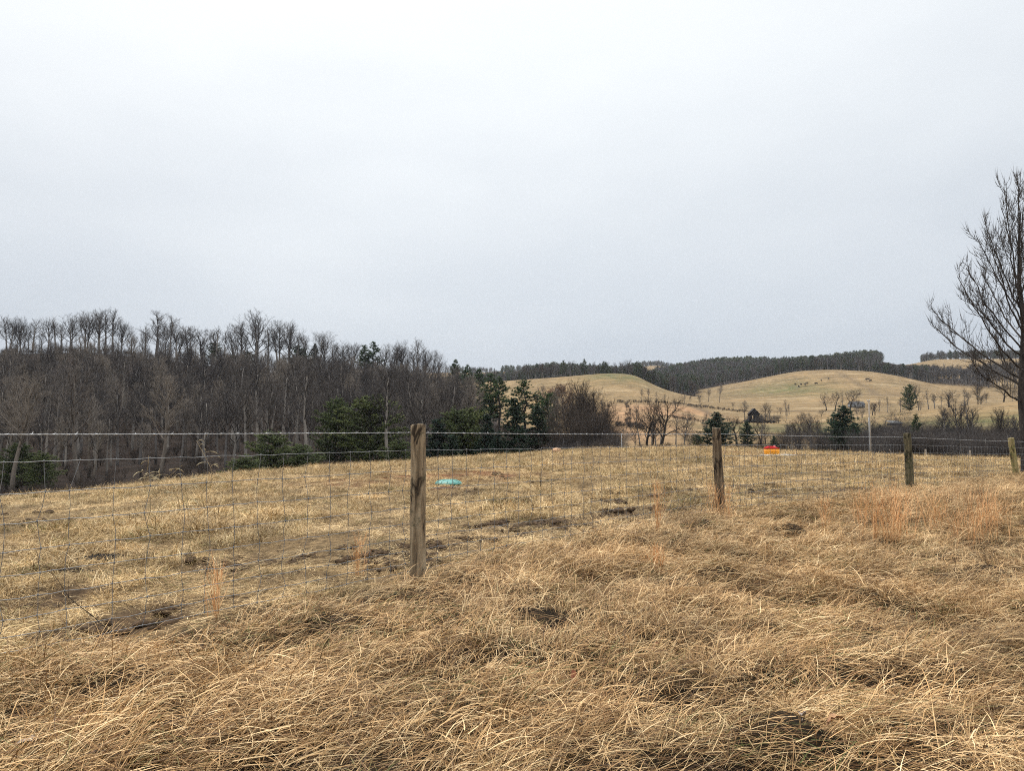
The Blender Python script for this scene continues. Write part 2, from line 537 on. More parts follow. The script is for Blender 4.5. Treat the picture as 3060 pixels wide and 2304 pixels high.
# ------------------------------------------------------------------ ground sheet
def build_ground():
    cols = np.concatenate([np.linspace(-PI, -0.80, 60, endpoint=False), np.linspace(-0.80, 0.80, 420), np.linspace(0.80, PI, 60)[1:-1]])
    rr = rg[1:]
    RR, PH = np.meshgrid(rr, cols, indexing='ij')
    X = RR * np.sin(PH); Y = RR * np.cos(PH)
    Z = terrain(X, Y)
    nc, nr = len(cols), len(rr)
    V = np.stack([X, Y, Z], -1).reshape(-1, 3)
    V = np.vstack([V, (0, 0, float(terrain(0, 0)))])
    i = np.arange(nr - 1)[:, None] * nc; j = np.arange(nc)[None, :]; j2 = (j + 1) % nc
    f = np.stack([i + j, i + nc + j, i + nc + j2, i + j2], -1).reshape(-1, 4)
    jj = np.arange(nc)
    f3 = np.stack([np.full(nc, nr * nc), jj, (jj + 1) % nc], -1)
    g = Geo(); g.add(V, f3, f)
    me = g.mesh('ground', GROUND, smooth=True)
    x, y = V[:, 0], V[:, 1]
    r = np.hypot(x, y); ph = np.arctan2(x, y)
    px = 1530 + F * np.tan(np.clip(ph, -1.2, 1.2))
    wob = w_far(x * 2, y * 2)
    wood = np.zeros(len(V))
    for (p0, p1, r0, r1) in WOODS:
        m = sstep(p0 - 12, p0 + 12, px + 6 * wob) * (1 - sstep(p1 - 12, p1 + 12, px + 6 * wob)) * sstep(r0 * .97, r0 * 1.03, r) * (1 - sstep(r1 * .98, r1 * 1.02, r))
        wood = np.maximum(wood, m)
    side = fence_side(x, y)
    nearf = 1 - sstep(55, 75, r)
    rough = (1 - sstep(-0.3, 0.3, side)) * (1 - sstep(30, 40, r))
    mud = mudness(x, y, r, side)
    clay = np.zeros(len(V))
    for (cx, cy, ax, ay, k) in CLAY:
        p = ground(cx, cy)
        clay = np.maximum(clay, k * np.exp(-(((x - p.x) / ax) ** 2 + ((y - p.y) / ay) ** 2) ** 1.5))
    green = np.zeros(len(V))
    for (cx, rc, ax, ar) in GREENS:
        p = spot(cx, rc)
        green = np.maximum(green, np.exp(-(((x - p.x) / ax) ** 2 + ((y - p.y) / ar) ** 2)))
    red = np.zeros(len(V))
    for (cx, rc, ax, ar) in REDS:
        p = spot(cx, rc)
        red = np.maximum(red, np.exp(-(((x - p.x) / ax) ** 2 + ((y - p.y) / ar) ** 2)))
    track = np.zeros(len(V))
    far = r > 110
    for pts, wd, k_ in TRACKS:
        ps = [ground(a_, b_, 110, 900) for a_, b_ in pts]
        dmin = np.full(far.sum(), 1e9)
        for p0_, p1_ in zip(ps[:-1], ps[1:]):
            dx, dy = p1_.x - p0_.x, p1_.y - p0_.y
            t_ = np.clip(((x[far] - p0_.x) * dx + (y[far] - p0_.y) * dy) / (dx * dx + dy * dy + 1e-9), 0, 1)
            dmin = np.minimum(dmin, np.hypot(x[far] - p0_.x - t_ * dx, y[far] - p0_.y - t_ * dy))
        track[far] = np.maximum(track[far], k_ * np.exp(-(dmin / wd) ** 2))
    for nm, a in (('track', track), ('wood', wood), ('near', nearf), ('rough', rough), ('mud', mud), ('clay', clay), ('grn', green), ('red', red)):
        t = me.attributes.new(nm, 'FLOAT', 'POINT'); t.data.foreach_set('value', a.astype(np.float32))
    o = link('ground', me)
    tag(o, 'rolling tan winter pasture running down to a valley and up the hills', 'ground', None, 'structure')
    return o


def ground_mat():
    m, nt, b = mat('pasture_ground')
    P = worldpos(nt)
    big = noise(nt, P, 0.010, 5, 0.6, 0.6)
    mid = noise(nt, P, 0.075, 6, 0.7, 0.6)
    stretched = noise(nt, mapping(nt, P, (0.018, 0.05, 0.2), (0, 0, 0.25)), 1.0, 5, 0.62, 0.8)
    fine = noise(nt, P, 1.3, 5, 0.7)
    c = ramp(nt, big, [(0.30, (0.148, 0.100, 0.050)), (0.5, (0.200, 0.135, 0.067)), (0.70, (0.250, 0.164, 0.080))])
    c = mix(nt, ramp(nt, mid, [(0.40, (0, 0, 0)), (0.70, (.75, .75, .75))]), c, (0.140, 0.108, 0.058))
    c = mix(nt, ramp(nt, stretched, [(0.52, (0, 0, 0)), (0.66, (.7, .7, .7))]), c, (0.290, 0.220, 0.130))
    c = mix(nt, ramp(nt, stretched, [(0.30, (.8, .8, .8)), (0.44, (0, 0, 0))]), c, (0.105, 0.080, 0.046))
    c = mix(nt, math_n(nt, 'MULTIPLY', attr(nt, 'grn'), ramp(nt, mid, [(0.35, (.35, .35, .35)), (0.6, (1, 1, 1))])), c, (0.090, 0.092, 0.036))
    c = mix(nt, attr(nt, 'red'), c, (0.30, 0.180, 0.098))
    tuft = noise(nt, P, 0.22, 4, 0.75)
    c = mix(nt, 1.0, c, ramp(nt, tuft, [(0.30, (0.62, 0.60, 0.58)), (0.52, (1.0, 1.0, 1.0)), (0.72, (1.28, 1.26, 1.2))]), 'MULTIPLY')
    terr = noise(nt, mapping(nt, P, (0.03, 0.16, 0.3), (0, 0, -0.15)), 1.0, 4, 0.65, 0.6)
    c = mix(nt, 1.0, c, ramp(nt, terr, [(0.32, (0.66, 0.66, 0.62)), (0.50, (1.0, 1.0, 1.0)), (0.70, (1.22, 1.20, 1.14))]), 'MULTIPLY')
    c = mix(nt, attr(nt, 'track'), c, (0.085, 0.060, 0.036))
    fv = ramp(nt, fine, [(0.25, (0.72, 0.72, 0.72)), (0.75, (1.25, 1.25, 1.25))])
    c = mix(nt, 1.0, c, fv, 'MULTIPLY')
    # forest floor
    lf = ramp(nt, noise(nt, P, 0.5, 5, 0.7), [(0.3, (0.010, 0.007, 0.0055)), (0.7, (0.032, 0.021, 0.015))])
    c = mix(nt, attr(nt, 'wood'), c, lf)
    # soil under the close pasture sward
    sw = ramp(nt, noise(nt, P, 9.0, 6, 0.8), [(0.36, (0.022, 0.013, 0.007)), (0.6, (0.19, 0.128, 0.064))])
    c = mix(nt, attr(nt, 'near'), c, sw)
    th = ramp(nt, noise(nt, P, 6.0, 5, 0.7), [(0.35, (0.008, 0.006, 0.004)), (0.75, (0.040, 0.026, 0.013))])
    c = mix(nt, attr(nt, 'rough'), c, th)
    md = ramp(nt, noise(nt, P, 7.0, 6, 0.75), [(0.38, (0.016, 0.010, 0.006)), (0.62, (0.105, 0.066, 0.036))])
    c = mix(nt, math_n(nt, 'MULTIPLY', attr(nt, 'mud'), 0.9), c, md)
    cl = ramp(nt, noise(nt, P, 4.0, 6, 0.7), [(0.35, (0.055, 0.023, 0.011)), (0.65, (0.205, 0.096, 0.044))])
    edge = math_n(nt, 'MULTIPLY', attr(nt, 'clay'), ramp(nt, noise(nt, P, 1.6, 4, 0.7), [(0.2, (.5, .5, .5)), (0.55, (1.4, 1.4, 1.4))]), True)
    c = mix(nt, edge, c, cl)
    nt.links.new(c, b.inputs['Base Color'])
    b.inputs['Roughness'].default_value = 0.95; b.inputs['Specular IOR Level'].default_value = 0.1
    h = math_n(nt, 'ADD', noise(nt, P, 9.0, 6, 0.7), math_n(nt, 'MULTIPLY', noise(nt, P, 0.4, 5, 0.7), 2.0))
    bump(nt, b, h, 0.6, 0.06)
    return m


GROUND = ground_mat()
# woods: bearing range (photo px), distance range
WOODS = [(-900, 1330, 100, 330), (1330, 1500, 108, 300), (1500, 1640, 104, 250), (1640, 1830, 96, 150),
         (1380, 1560, 700, 1180), (1560, 1900, 650, 1290), (1870, 2085, 640, 1300), (2085, 2200, 840, 1300), (2200, 2690, 820, 1300), (2690, 2790, 815, 1010), (2790, 2960, 840, 940), (2760, 3100, 1290, 1500),
         (2580, 3200, 100, 148)]
CLAY = [(1330, 1425, 2.6, 2.6, 1.0), (1150, 1440, 3.0, 2.0, .55), (2210, 1352, 3.2, 2.2, .8), (1440, 1400, 2.4, 1.5, .5), (2420, 1358, 3.5, 1.5, .5)]
GREENS = [(2215, 300, 14, 16), (2330, 240, 22, 25), (2480, 215, 22, 25), (2440, 300, 20, 18), (2950, 230, 30, 25), (1840, 560, 24, 40), (2350, 640, 30, 60)]
TRACKS = [([(1818, 1332), (1850, 1318), (1876, 1298), (1862, 1286), (1838, 1276)], 1.2, .8), ([(1850, 1338), (1868, 1318), (1882, 1296)], 1.0, .9), ([(2080, 1216), (2130, 1246), (2170, 1252)], 2.0, .6), ([(2230, 1300), (2330, 1296), (2450, 1300)], 1.6, .5), ([(2250, 1282), (2380, 1276), (2470, 1272)], 1.6, .6), ([(2640, 1300), (2800, 1290), (2960, 1276)], 1.8, .6),
          ([(2500, 1110), (2525, 1122), (2548, 1135), (2570, 1150), (2600, 1164), (2612, 1176)], 2.4, .6), ([(2470, 1128), (2530, 1128), (2580, 1132), (2600, 1140)], 2.4, .5), ([(2200, 1182), (2290, 1180), (2340, 1176)], 5, .5),
          ([(2240, 1228), (2400, 1229), (2520, 1231)], 5, .9), ([(2560, 1180), (2660, 1181), (2720, 1184)], 5, .8), ([(2180, 1160), (2250, 1158), (2330, 1152)], 5, .4), ([(2060, 1212), (2090, 1222), (2120, 1236), (2160, 1244)], 3, .7)]
REDS = [(1852, 180, 9, 30), (1862, 300, 12, 40), (1880, 250, 12, 60), (1980, 330, 14, 30), (2660, 160, 10, 20), (2060, 370, 14, 26), (1920, 350, 18, 40)]
build_ground()


# ------------------------------------------------------------------ scatter with geometry nodes (uncountable ground cover only)
def scatter(name, P, rot, scl, protos, label, cat):
    P = np.asarray(P, np.float32); n = len(P)
    me = bpy.data.meshes.new(name)
    me.vertices.add(n); me.vertices.foreach_set('co', P.ravel())
    a = me.attributes.new('rot', 'FLOAT_VECTOR', 'POINT'); a.data.foreach_set('vector', np.asarray(rot, np.float32).ravel())
    a = me.attributes.new('scl', 'FLOAT', 'POINT'); a.data.foreach_set('value', np.asarray(scl, np.float32).ravel())
    o = link(name, me); tag(o, label, cat, None, 'stuff')
    nt = bpy.data.node_groups.new(name, 'GeometryNodeTree')
    nt.interface.new_socket('Geometry', in_out='INPUT', socket_type='NodeSocketGeometry')
    nt.interface.new_socket('Geometry', in_out='OUTPUT', socket_type='NodeSocketGeometry')
    gi = nt.nodes.new('NodeGroupInput'); go = nt.nodes.new('NodeGroupOutput')
    join = nt.nodes.new('GeometryNodeJoinGeometry')
    for me_p in protos:
        ob = bpy.data.objects.new(me_p.name, me_p)
        oi = nt.nodes.new('GeometryNodeObjectInfo'); oi.inputs['Object'].default_value = ob; oi.inputs['As Instance'].default_value = False
        g2 = nt.nodes.new('GeometryNodeGeometryToInstance')
        nt.links.new(oi.outputs['Geometry'], g2.inputs[0]); nt.links.new(g2.outputs[0], join.inputs[0])
        for m in me_p.materials:
            if m.name not in [s.name for s in me.materials]:
                me.materials.append(m)
    iop = nt.nodes.new('GeometryNodeInstanceOnPoints'); iop.inputs['Pick Instance'].default_value = True
    nt.links.new(gi.outputs[0], iop.inputs['Points']); nt.links.new(join.outputs[0], iop.inputs['Instance'])
    na = nt.nodes.new('GeometryNodeInputNamedAttribute'); na.data_type = 'FLOAT_VECTOR'; na.inputs[0].default_value = 'rot'
    er = nt.nodes.new('FunctionNodeEulerToRotation')
    nt.links.new(na.outputs[0], er.inputs[0]); nt.links.new(er.outputs[0], iop.inputs['Rotation'])
    ns = nt.nodes.new('GeometryNodeInputNamedAttribute'); ns.data_type = 'FLOAT'; ns.inputs[0].default_value = 'scl'
    nt.links.new(ns.outputs[0], iop.inputs['Scale'])
    nt.links.new(iop.outputs[0], go.inputs[0])
    md = o.modifiers.new('scatter', 'NODES'); md.node_group = nt
    return o


# ------------------------------------------------------------------ grass blades
def arcs(g, base, az, el0, el1, L, W, tone, green, k=6, wander=0.12, seed=0):
    """curved blades: elevation turns from el0 to el1 along the length"""
    q = np.random.default_rng(seed)
    n = len(az)
    t = np.linspace(0, 1, k)
    el = el0[:, None] + (el1 - el0)[:, None] * t[None, :] ** 0.8
    azk = az[:, None] + np.cumsum(q.normal(0, wander, (n, k)), 1)
    d = np.stack([np.cos(el) * np.cos(azk), np.cos(el) * np.sin(azk), np.sin(el)], -1)
    step = (L / (k - 1))[:, None, None]
    P = base[:, None, :] + np.concatenate([np.zeros((n, 1, 3)), np.cumsum(d[:, :-1] * step, 1)], 1)
    P[..., 2] = np.where(P[..., 2] < 0.004, 0.004 + 0.1 * np.abs(P[..., 2]) % 0.01, P[..., 2])
    side = np.stack([-np.sin(azk), np.cos(azk), np.zeros_like(azk)], -1)
    tw = q.uniform(-0.9, 0.9, (n, 1))
    up = np.cross(d, side)
    side = side * np.cos(tw)[..., None] + up * np.sin(tw)[..., None]
    w = W[:, None] * np.array([1.0, 1.05, 1.0, 0.85, 0.6, 0.12][:k] if k == 6 else np.linspace(1, .12, k))[None, :]
    g.ribbons(P, w, side, tone, green)


def tones(q, n):
    return np.clip(q.beta(1.5, 1.45, n), 0, 1)


def mat_patch(seed):
    q = np.random.default_rng(seed); g = Geo(); n = 112
    a = q.uniform(0, 2 * PI, n); rad = 0.24 * np.sqrt(q.uniform(0, 1, n))
    base = np.stack([rad * np.cos(a) - 0.12, rad * np.sin(a), q.uniform(0.0, 0.085, n)], 1)
    az = np.where(q.uniform(0, 1, n) < .72, q.normal(0, 0.55, n), q.uniform(0, 2 * PI, n))
    kind = q.uniform(0, 1, n)
    el0 = np.where(kind < 0.72, q.uniform(0.0, 0.45, n), q.uniform(0.4, 1.2, n))
    el1 = el0 - q.uniform(0.0, 0.8, n) - np.where(kind < .72, 0.0, .4)
    L = q.uniform(0.05, 0.24, n)
    arcs(g, base, az, el0, el1, L, q.uniform(0.0014, 0.0038, n), tones(q, n), (q.uniform(0, 1, n) < 0.10) * 1.0, wander=.10, seed=seed)
    n = 22
    base = np.stack([q.uniform(-.28, .28, n), q.uniform(-.25, .25, n), q.uniform(0.002, 0.02, n)], 1)
    arcs(g, base, q.normal(0, 1.3, n), q.uniform(0, .15, n), q.uniform(-.2, .05, n), q.uniform(.08, .25, n), q.uniform(.002, .005, n), tones(q, n) * .45, (q.uniform(0, 1, n) < .25) * 1.0, k=4, seed=seed + 1)
    return g.mesh('matted_blades', M['rough_grass'])


def tussock(seed):
    q = np.random.default_rng(seed); g = Geo(); n = 110
    a = q.uniform(0, 2 * PI, n); rad = 0.09 * np.sqrt(q.uniform(0, 1, n))
    base = np.stack([rad * np.cos(a), rad * np.sin(a), np.zeros(n)], 1)
    az = a + q.normal(0, 0.8, n)
    el0 = q.uniform(0.35, 1.45, n); el1 = el0 - q.uniform(.1, 1.5, n)
    L = q.uniform(0.12, 0.36, n)
    arcs(g, base, az, el0, el1, L, q.uniform(.0016, .0038, n), tones(q, n) * .9, (q.uniform(0, 1, n) < .08) * 1.0, wander=.15, seed=seed)
    return g.mesh('tussock_blades', M['rough_grass'])


def stray(seed):
    q = np.random.default_rng(seed); g = Geo(); n = 4
    base = np.stack([q.uniform(-.1, .1, n), q.uniform(-.1, .1, n), q.uniform(0.02, .08, n)], 1)
    arcs(g, base, q.uniform(0, 2 * PI, n), q.uniform(.15, 1.1, n), q.uniform(-.9, .1, n), q.uniform(.2, .5, n), q.uniform(.0024, .0044, n), q.uniform(.5, .88, n), np.zeros(n), wander=.05, seed=seed)
    return g.mesh('stray_stems', M['rough_grass'])


def sward(seed, n=40, rad=0.13, lmin=.05, lmax=.17, w=.0032, k=4):
    q = np.random.default_rng(seed); g = Geo()
    a = q.uniform(0, 2 * PI, n); r_ = rad * np.sqrt(q.uniform(0, 1, n))
    base = np.stack([r_ * np.cos(a), r_ * np.sin(a), np.zeros(n)], 1)
    el0 = q.uniform(0.2, 1.3, n); el1 = el0 - q.uniform(.5, 1.7, n)
    arcs(g, base, q.uniform(0, 2 * PI, n), el0, el1, q.uniform(lmin, lmax, n), q.uniform(.7, 1.4, n) * w, tones(q, n), (q.uniform(0, 1, n) < .24) * 1.0, k=k, wander=.2, seed=seed)
    return g.mesh('sward_blades', M['pasture_grass'])


def wedge(rmin, rmax, dens, half=0.74):
    """random points over the ground in front of the camera, dens(r) per m2 (bounded by dens max)"""
    area = half * (rmax ** 2 - rmin ** 2)
    dm = max(dens(rmin), dens(rmax), dens((rmin + rmax) / 2))
    n = int(area * dm)
    r = np.sqrt(rng.uniform(rmin ** 2, rmax ** 2, n)); ph = rng.uniform(-half, half, n)
    keep = rng.uniform(0, dm, n) < np.array([dens(v) for v in r])
    r, ph = r[keep], ph[keep]
    return r * np.sin(ph), r * np.cos(ph), r


w_flow = Waves(21, 10, 0.35, 1.4)
w_clump = Waves(22, 14, 0.9, 4.0)
w_pt = Waves(23, 12, 0.25, 1.5)


def tilt_to(x, y):
    e = 0.15
    return np.arctan((terrain(x, y + e) - terrain(x, y - e)) / (2 * e)), -np.arctan((terrain(x + e, y) - terrain(x - e, y)) / (2 * e))


# matted rough grass on the near side of the fence
x, y, r = wedge(1.6, 30, lambda v: 44 if v < 6 else max(22, 44 - (v - 6) * 1.8), half=0.80)
s = fence_side(x, y)
k = (s < -0.10 + 0.16 * w_clump(x, y)) & (rng.uniform(0, 1, len(x)) > 0.55 * sstep(-.45, -1.2, w_mound(x, y)) * (1 - .85 * sstep(6, 11, r)))
x, y, r = x[k], y[k], r[k]
z = terrain(x, y)
flow = 0.35 + 1.1 * w_flow(x, y) + rng.normal(0, 0.6, len(x))
rot = np.stack([rng.normal(0, .12, len(x)), rng.normal(-.03, .10, len(x)), flow], 1)
scatter('matted_grass', np.stack([x, y, z], 1), rot, rng.uniform(.75, 1.3, len(x)), [mat_patch(100 + i) for i in range(10)],
        'long dry tan grass lying matted on the near side of the fence', 'grass')
print('matted', len(x))

x, y, r = wedge(2.0, 30, lambda v: 9.0 if v < 9 else 6.0, half=0.80)
s = fence_side(x, y)
edge = np.exp(-((s + 0.5) / 0.7) ** 2)
k = (s < np.where(r > 9, -.55, -.15)) & (w_mound(x, y) + .5 * w_clump(x, y) + 0.8 * edge + rng.normal(0, .5, len(x)) > 0.35)
x, y, r, s, edge = x[k], y[k], r[k], s[k], edge[k]
sc = rng.uniform(.5, .95, len(x)) * (1 - .22 * edge) * np.where(r < 4.2, .62, 1) * (1 - .25 * (r < 7) * edge)
scatter('grass_tussocks', np.stack([x, y, terrain(x, y)], 1), np.stack([rng.normal(0, .15, len(x)), rng.normal(0, .15, len(x)), rng.uniform(0, 2 * PI, len(x))], 1), sc,
        [tussock(200 + i) for i in range(8)], 'arching dry grass tussocks among the matted grass before the fence', 'grass')
print('tussock', len(x))
x, y, r = wedge(2.0, 16, lambda v: 1.9 if v < 7 else 1.6, half=0.78)
k = fence_side(x, y) < 0
x, y = x[k], y[k]
scatter('straw_stems', np.stack([x, y, terrain(x, y) + .03], 1), np.stack([np.zeros(len(x)), np.zeros(len(x)), rng.uniform(0, 2 * PI, len(x))], 1), rng.uniform(.6, 1.15, len(x)),
        [stray(300 + i) for i in range(8)], 'long pale loose straw stems strewn over the foreground grass', 'grass')

# grazed pasture beyond the fence
x1, y1, r1 = wedge(4, 14, lambda v: 75, half=0.80)
x2, y2, r2 = wedge(14, 30, lambda v: 46, half=0.76)
x3, y3, r3 = wedge(30, 72, lambda v: 22 - (v - 30) * .2, half=0.72)
x = np.concatenate([x1, x2, x3]); y = np.concatenate([y1, y2, y3]); r = np.concatenate([r1, r2, r3])
s = fence_side(x, y)
bare = mudness(x, y, r, s) * .8
for (cx, cy, ax, ay, kk) in CLAY:
    p = ground(cx, cy)
    bare = np.maximum(bare, .92 * kk * np.exp(-(((x - p.x) / ax) ** 2 + ((y - p.y) / ay) ** 2) ** 1.5))
bare = np.maximum(bare, 0.3 * sstep(0.9, 1.6, w_pt(x, y)))
bare = np.maximum(bare, 0.8 * sstep(0.95, 1.5, w_clump(x * 1.3 + 3, y * 1.3)))
for (hx, hy, hw) in ((285, 1672, .24), (330, 1666, .16), (235, 1710, .2), (1520, 1572, .4), (1900, 1555, .5), (2030, 1545, .4)):
    p = ground(hx, hy)
    bare = np.where(np.hypot((x - p.x), (y - p.y) * .8) < hw, 2, bare)
p = ground(2340, 1362)
bare = np.where(np.hypot(x - p.x, y - p.y) < 1.0, 2, bare)
k = (s > 0.05) & (rng.uniform(0, 1, len(x)) > bare)
x, y, r = x[k], y[k], r[k]
sc = rng.uniform(.6, 1.4, len(x)) * (1 + .7 * sstep(20, 45, r)) * (1 + .30 * w_clump(x * .6, y * .6)) * (1 + .35 * w_mound(x * .7 + 5, y * .7))
sc = np.clip(sc, .35, 2.6)
ax_, ay_ = tilt_to(x, y)
scatter('pasture_grass', np.stack([x, y, terrain(x, y) - .005], 1), np.stack([ax_, ay_, rng.uniform(0, 2 * PI, len(x))], 1), sc, [sward(400 + i) for i in range(10)],
        'short grazed straw coloured pasture grass beyond the fence', 'grass')
print('sward', len(x))


def litter(seed):
    q = np.random.default_rng(seed); g = Geo(); n = 44
    base = np.stack([q.uniform(-.17, .17, n), q.uniform(-.17, .17, n), q.uniform(.003, .03, n)], 1)
    el0 = q.uniform(-.02, .35, n)
    arcs(g, base, np.where(q.uniform(0, 1, n) < .6, q.normal(0, .5, n), q.uniform(0, 2 * PI, n)), el0, el0 - q.uniform(0, .6, n), q.uniform(.05, .19, n), q.uniform(.0018, .0042, n), tones(q, n), (q.uniform(0, 1, n) < .10) * 1.0, k=4, wander=.12, seed=seed)
    return g.mesh('litter_blades', M['pasture_grass'])


x1, y1, r1 = wedge(3.5, 13, lambda v: 34, half=0.80)
x2, y2, r2 = wedge(13, 28, lambda v: 20, half=0.76)
x = np.concatenate([x1, x2]); y = np.concatenate([y1, y2]); r = np.concatenate([r1, r2])
s = fence_side(x, y)
md_ = mudness(x, y, r, s)
hole = np.zeros(len(x))
for (hx, hy, hw) in ((285, 1672, .24), (330, 1666, .16), (235, 1710, .2)):
    p = ground(hx, hy); hole = np.maximum(hole, np.hypot(x - p.x, (y - p.y) * .8) < hw)
k = (s > -.15) & (rng.uniform(0, 1, len(x)) > .40 * md_) & (hole < .5) & (w_clump(x * 1.6, y * 1.6 + 7) > -1.25)
x, y = x[k], y[k]
ax_, ay_ = tilt_to(x, y)
scatter('straw_litter', np.stack([x, y, terrain(x, y)], 1), np.stack([ax_, ay_, .35 + 1.0 * w_flow(x, y) + rng.normal(0, .6, len(x))], 1), rng.uniform(.7, 1.3, len(x)), [litter(440 + i) for i in range(8)],
        'flattened dead straw littering the trodden pasture along the fence', 'grass')
print('litter', len(x))


def clod(seed):
    q = np.random.default_rng(seed); g = Geo()
    for i in range(9):
        m, k_ = 7, 5
        th = np.linspace(0, PI, k_)[:, None]; az = np.arange(m)[None, :] / m * 2 * PI
        rad = q.uniform(.015, .045) * (1 + q.normal(0, .22, (k_, m)))
        V = np.stack([1.5 * rad * np.sin(th) * np.cos(az), 1.3 * rad * np.sin(th) * np.sin(az), .8 * rad * np.cos(th) + 0 * az], -1).reshape(-1, 3) + (q.normal(0, .10), q.normal(0, .06), .004)
        ii = np.arange(k_ - 1)[:, None] * m; jj = np.arange(m)[None, :]
        g.add(V, None, np.stack([ii + jj, ii + (jj + 1) % m, ii + m + (jj + 1) % m, ii + m + jj], -1).reshape(-1, 4))
    return g.mesh('clod_lumps', M['dark_clod'])


M['dark_clod'] = simple('dark_soil_clod', (0.020, 0.013, 0.008), (0.095, 0.060, 0.034), 14, .95)
x, y, r = wedge(3.5, 30, lambda v: 26 if v < 12 else 12, half=0.78)
s = fence_side(x, y)
pr = .38 * mudness(x, y, r, s) + .5 * sstep(1.15, 1.7, w_clump(x * 1.1 + 11, y * 1.1)) * (s > .3) + .012
for (hx, hy, hw) in ((1295, 1487, .8), (1600, 1560, .7), (1500, 1575, .6), (1880, 1556, .9), (2040, 1545, .7), (1630, 1440, .8), (1420, 1470, .7)):
    p = ground(hx, hy); pr = np.maximum(pr, .45 * np.exp(-(np.hypot(x - p.x, (y - p.y)) / hw) ** 2))
k = (s > .1) & (rng.uniform(0, 1, len(x)) < pr)
x, y = x[k], y[k]
scatter('soil_clods', np.stack([x, y, terrain(x, y)], 1), np.stack([np.zeros(len(x)), np.zeros(len(x)), rng.uniform(0, 6.28, len(x))], 1), rng.uniform(.5, 1.3, len(x)), [clod(460 + i) for i in range(5)],
        'dark trodden soil clods along the muddy strip beyond the fence', 'soil')
print('clods', len(x))


# ------------------------------------------------------------------ trees
def nrm(v):
    return v / (np.linalg.norm(v) + 1e-12)


def turn(d, angle, az):
    ref = np.array([0, 0, 1.0]) if abs(d[2]) < 0.9 else np.array([1.0, 0, 0])
    u = nrm(np.cross(d, ref)); v = np.cross(d, u)
    return nrm(d * math.cos(angle) + (u * math.cos(az) + v * math.sin(az)) * math.sin(angle))


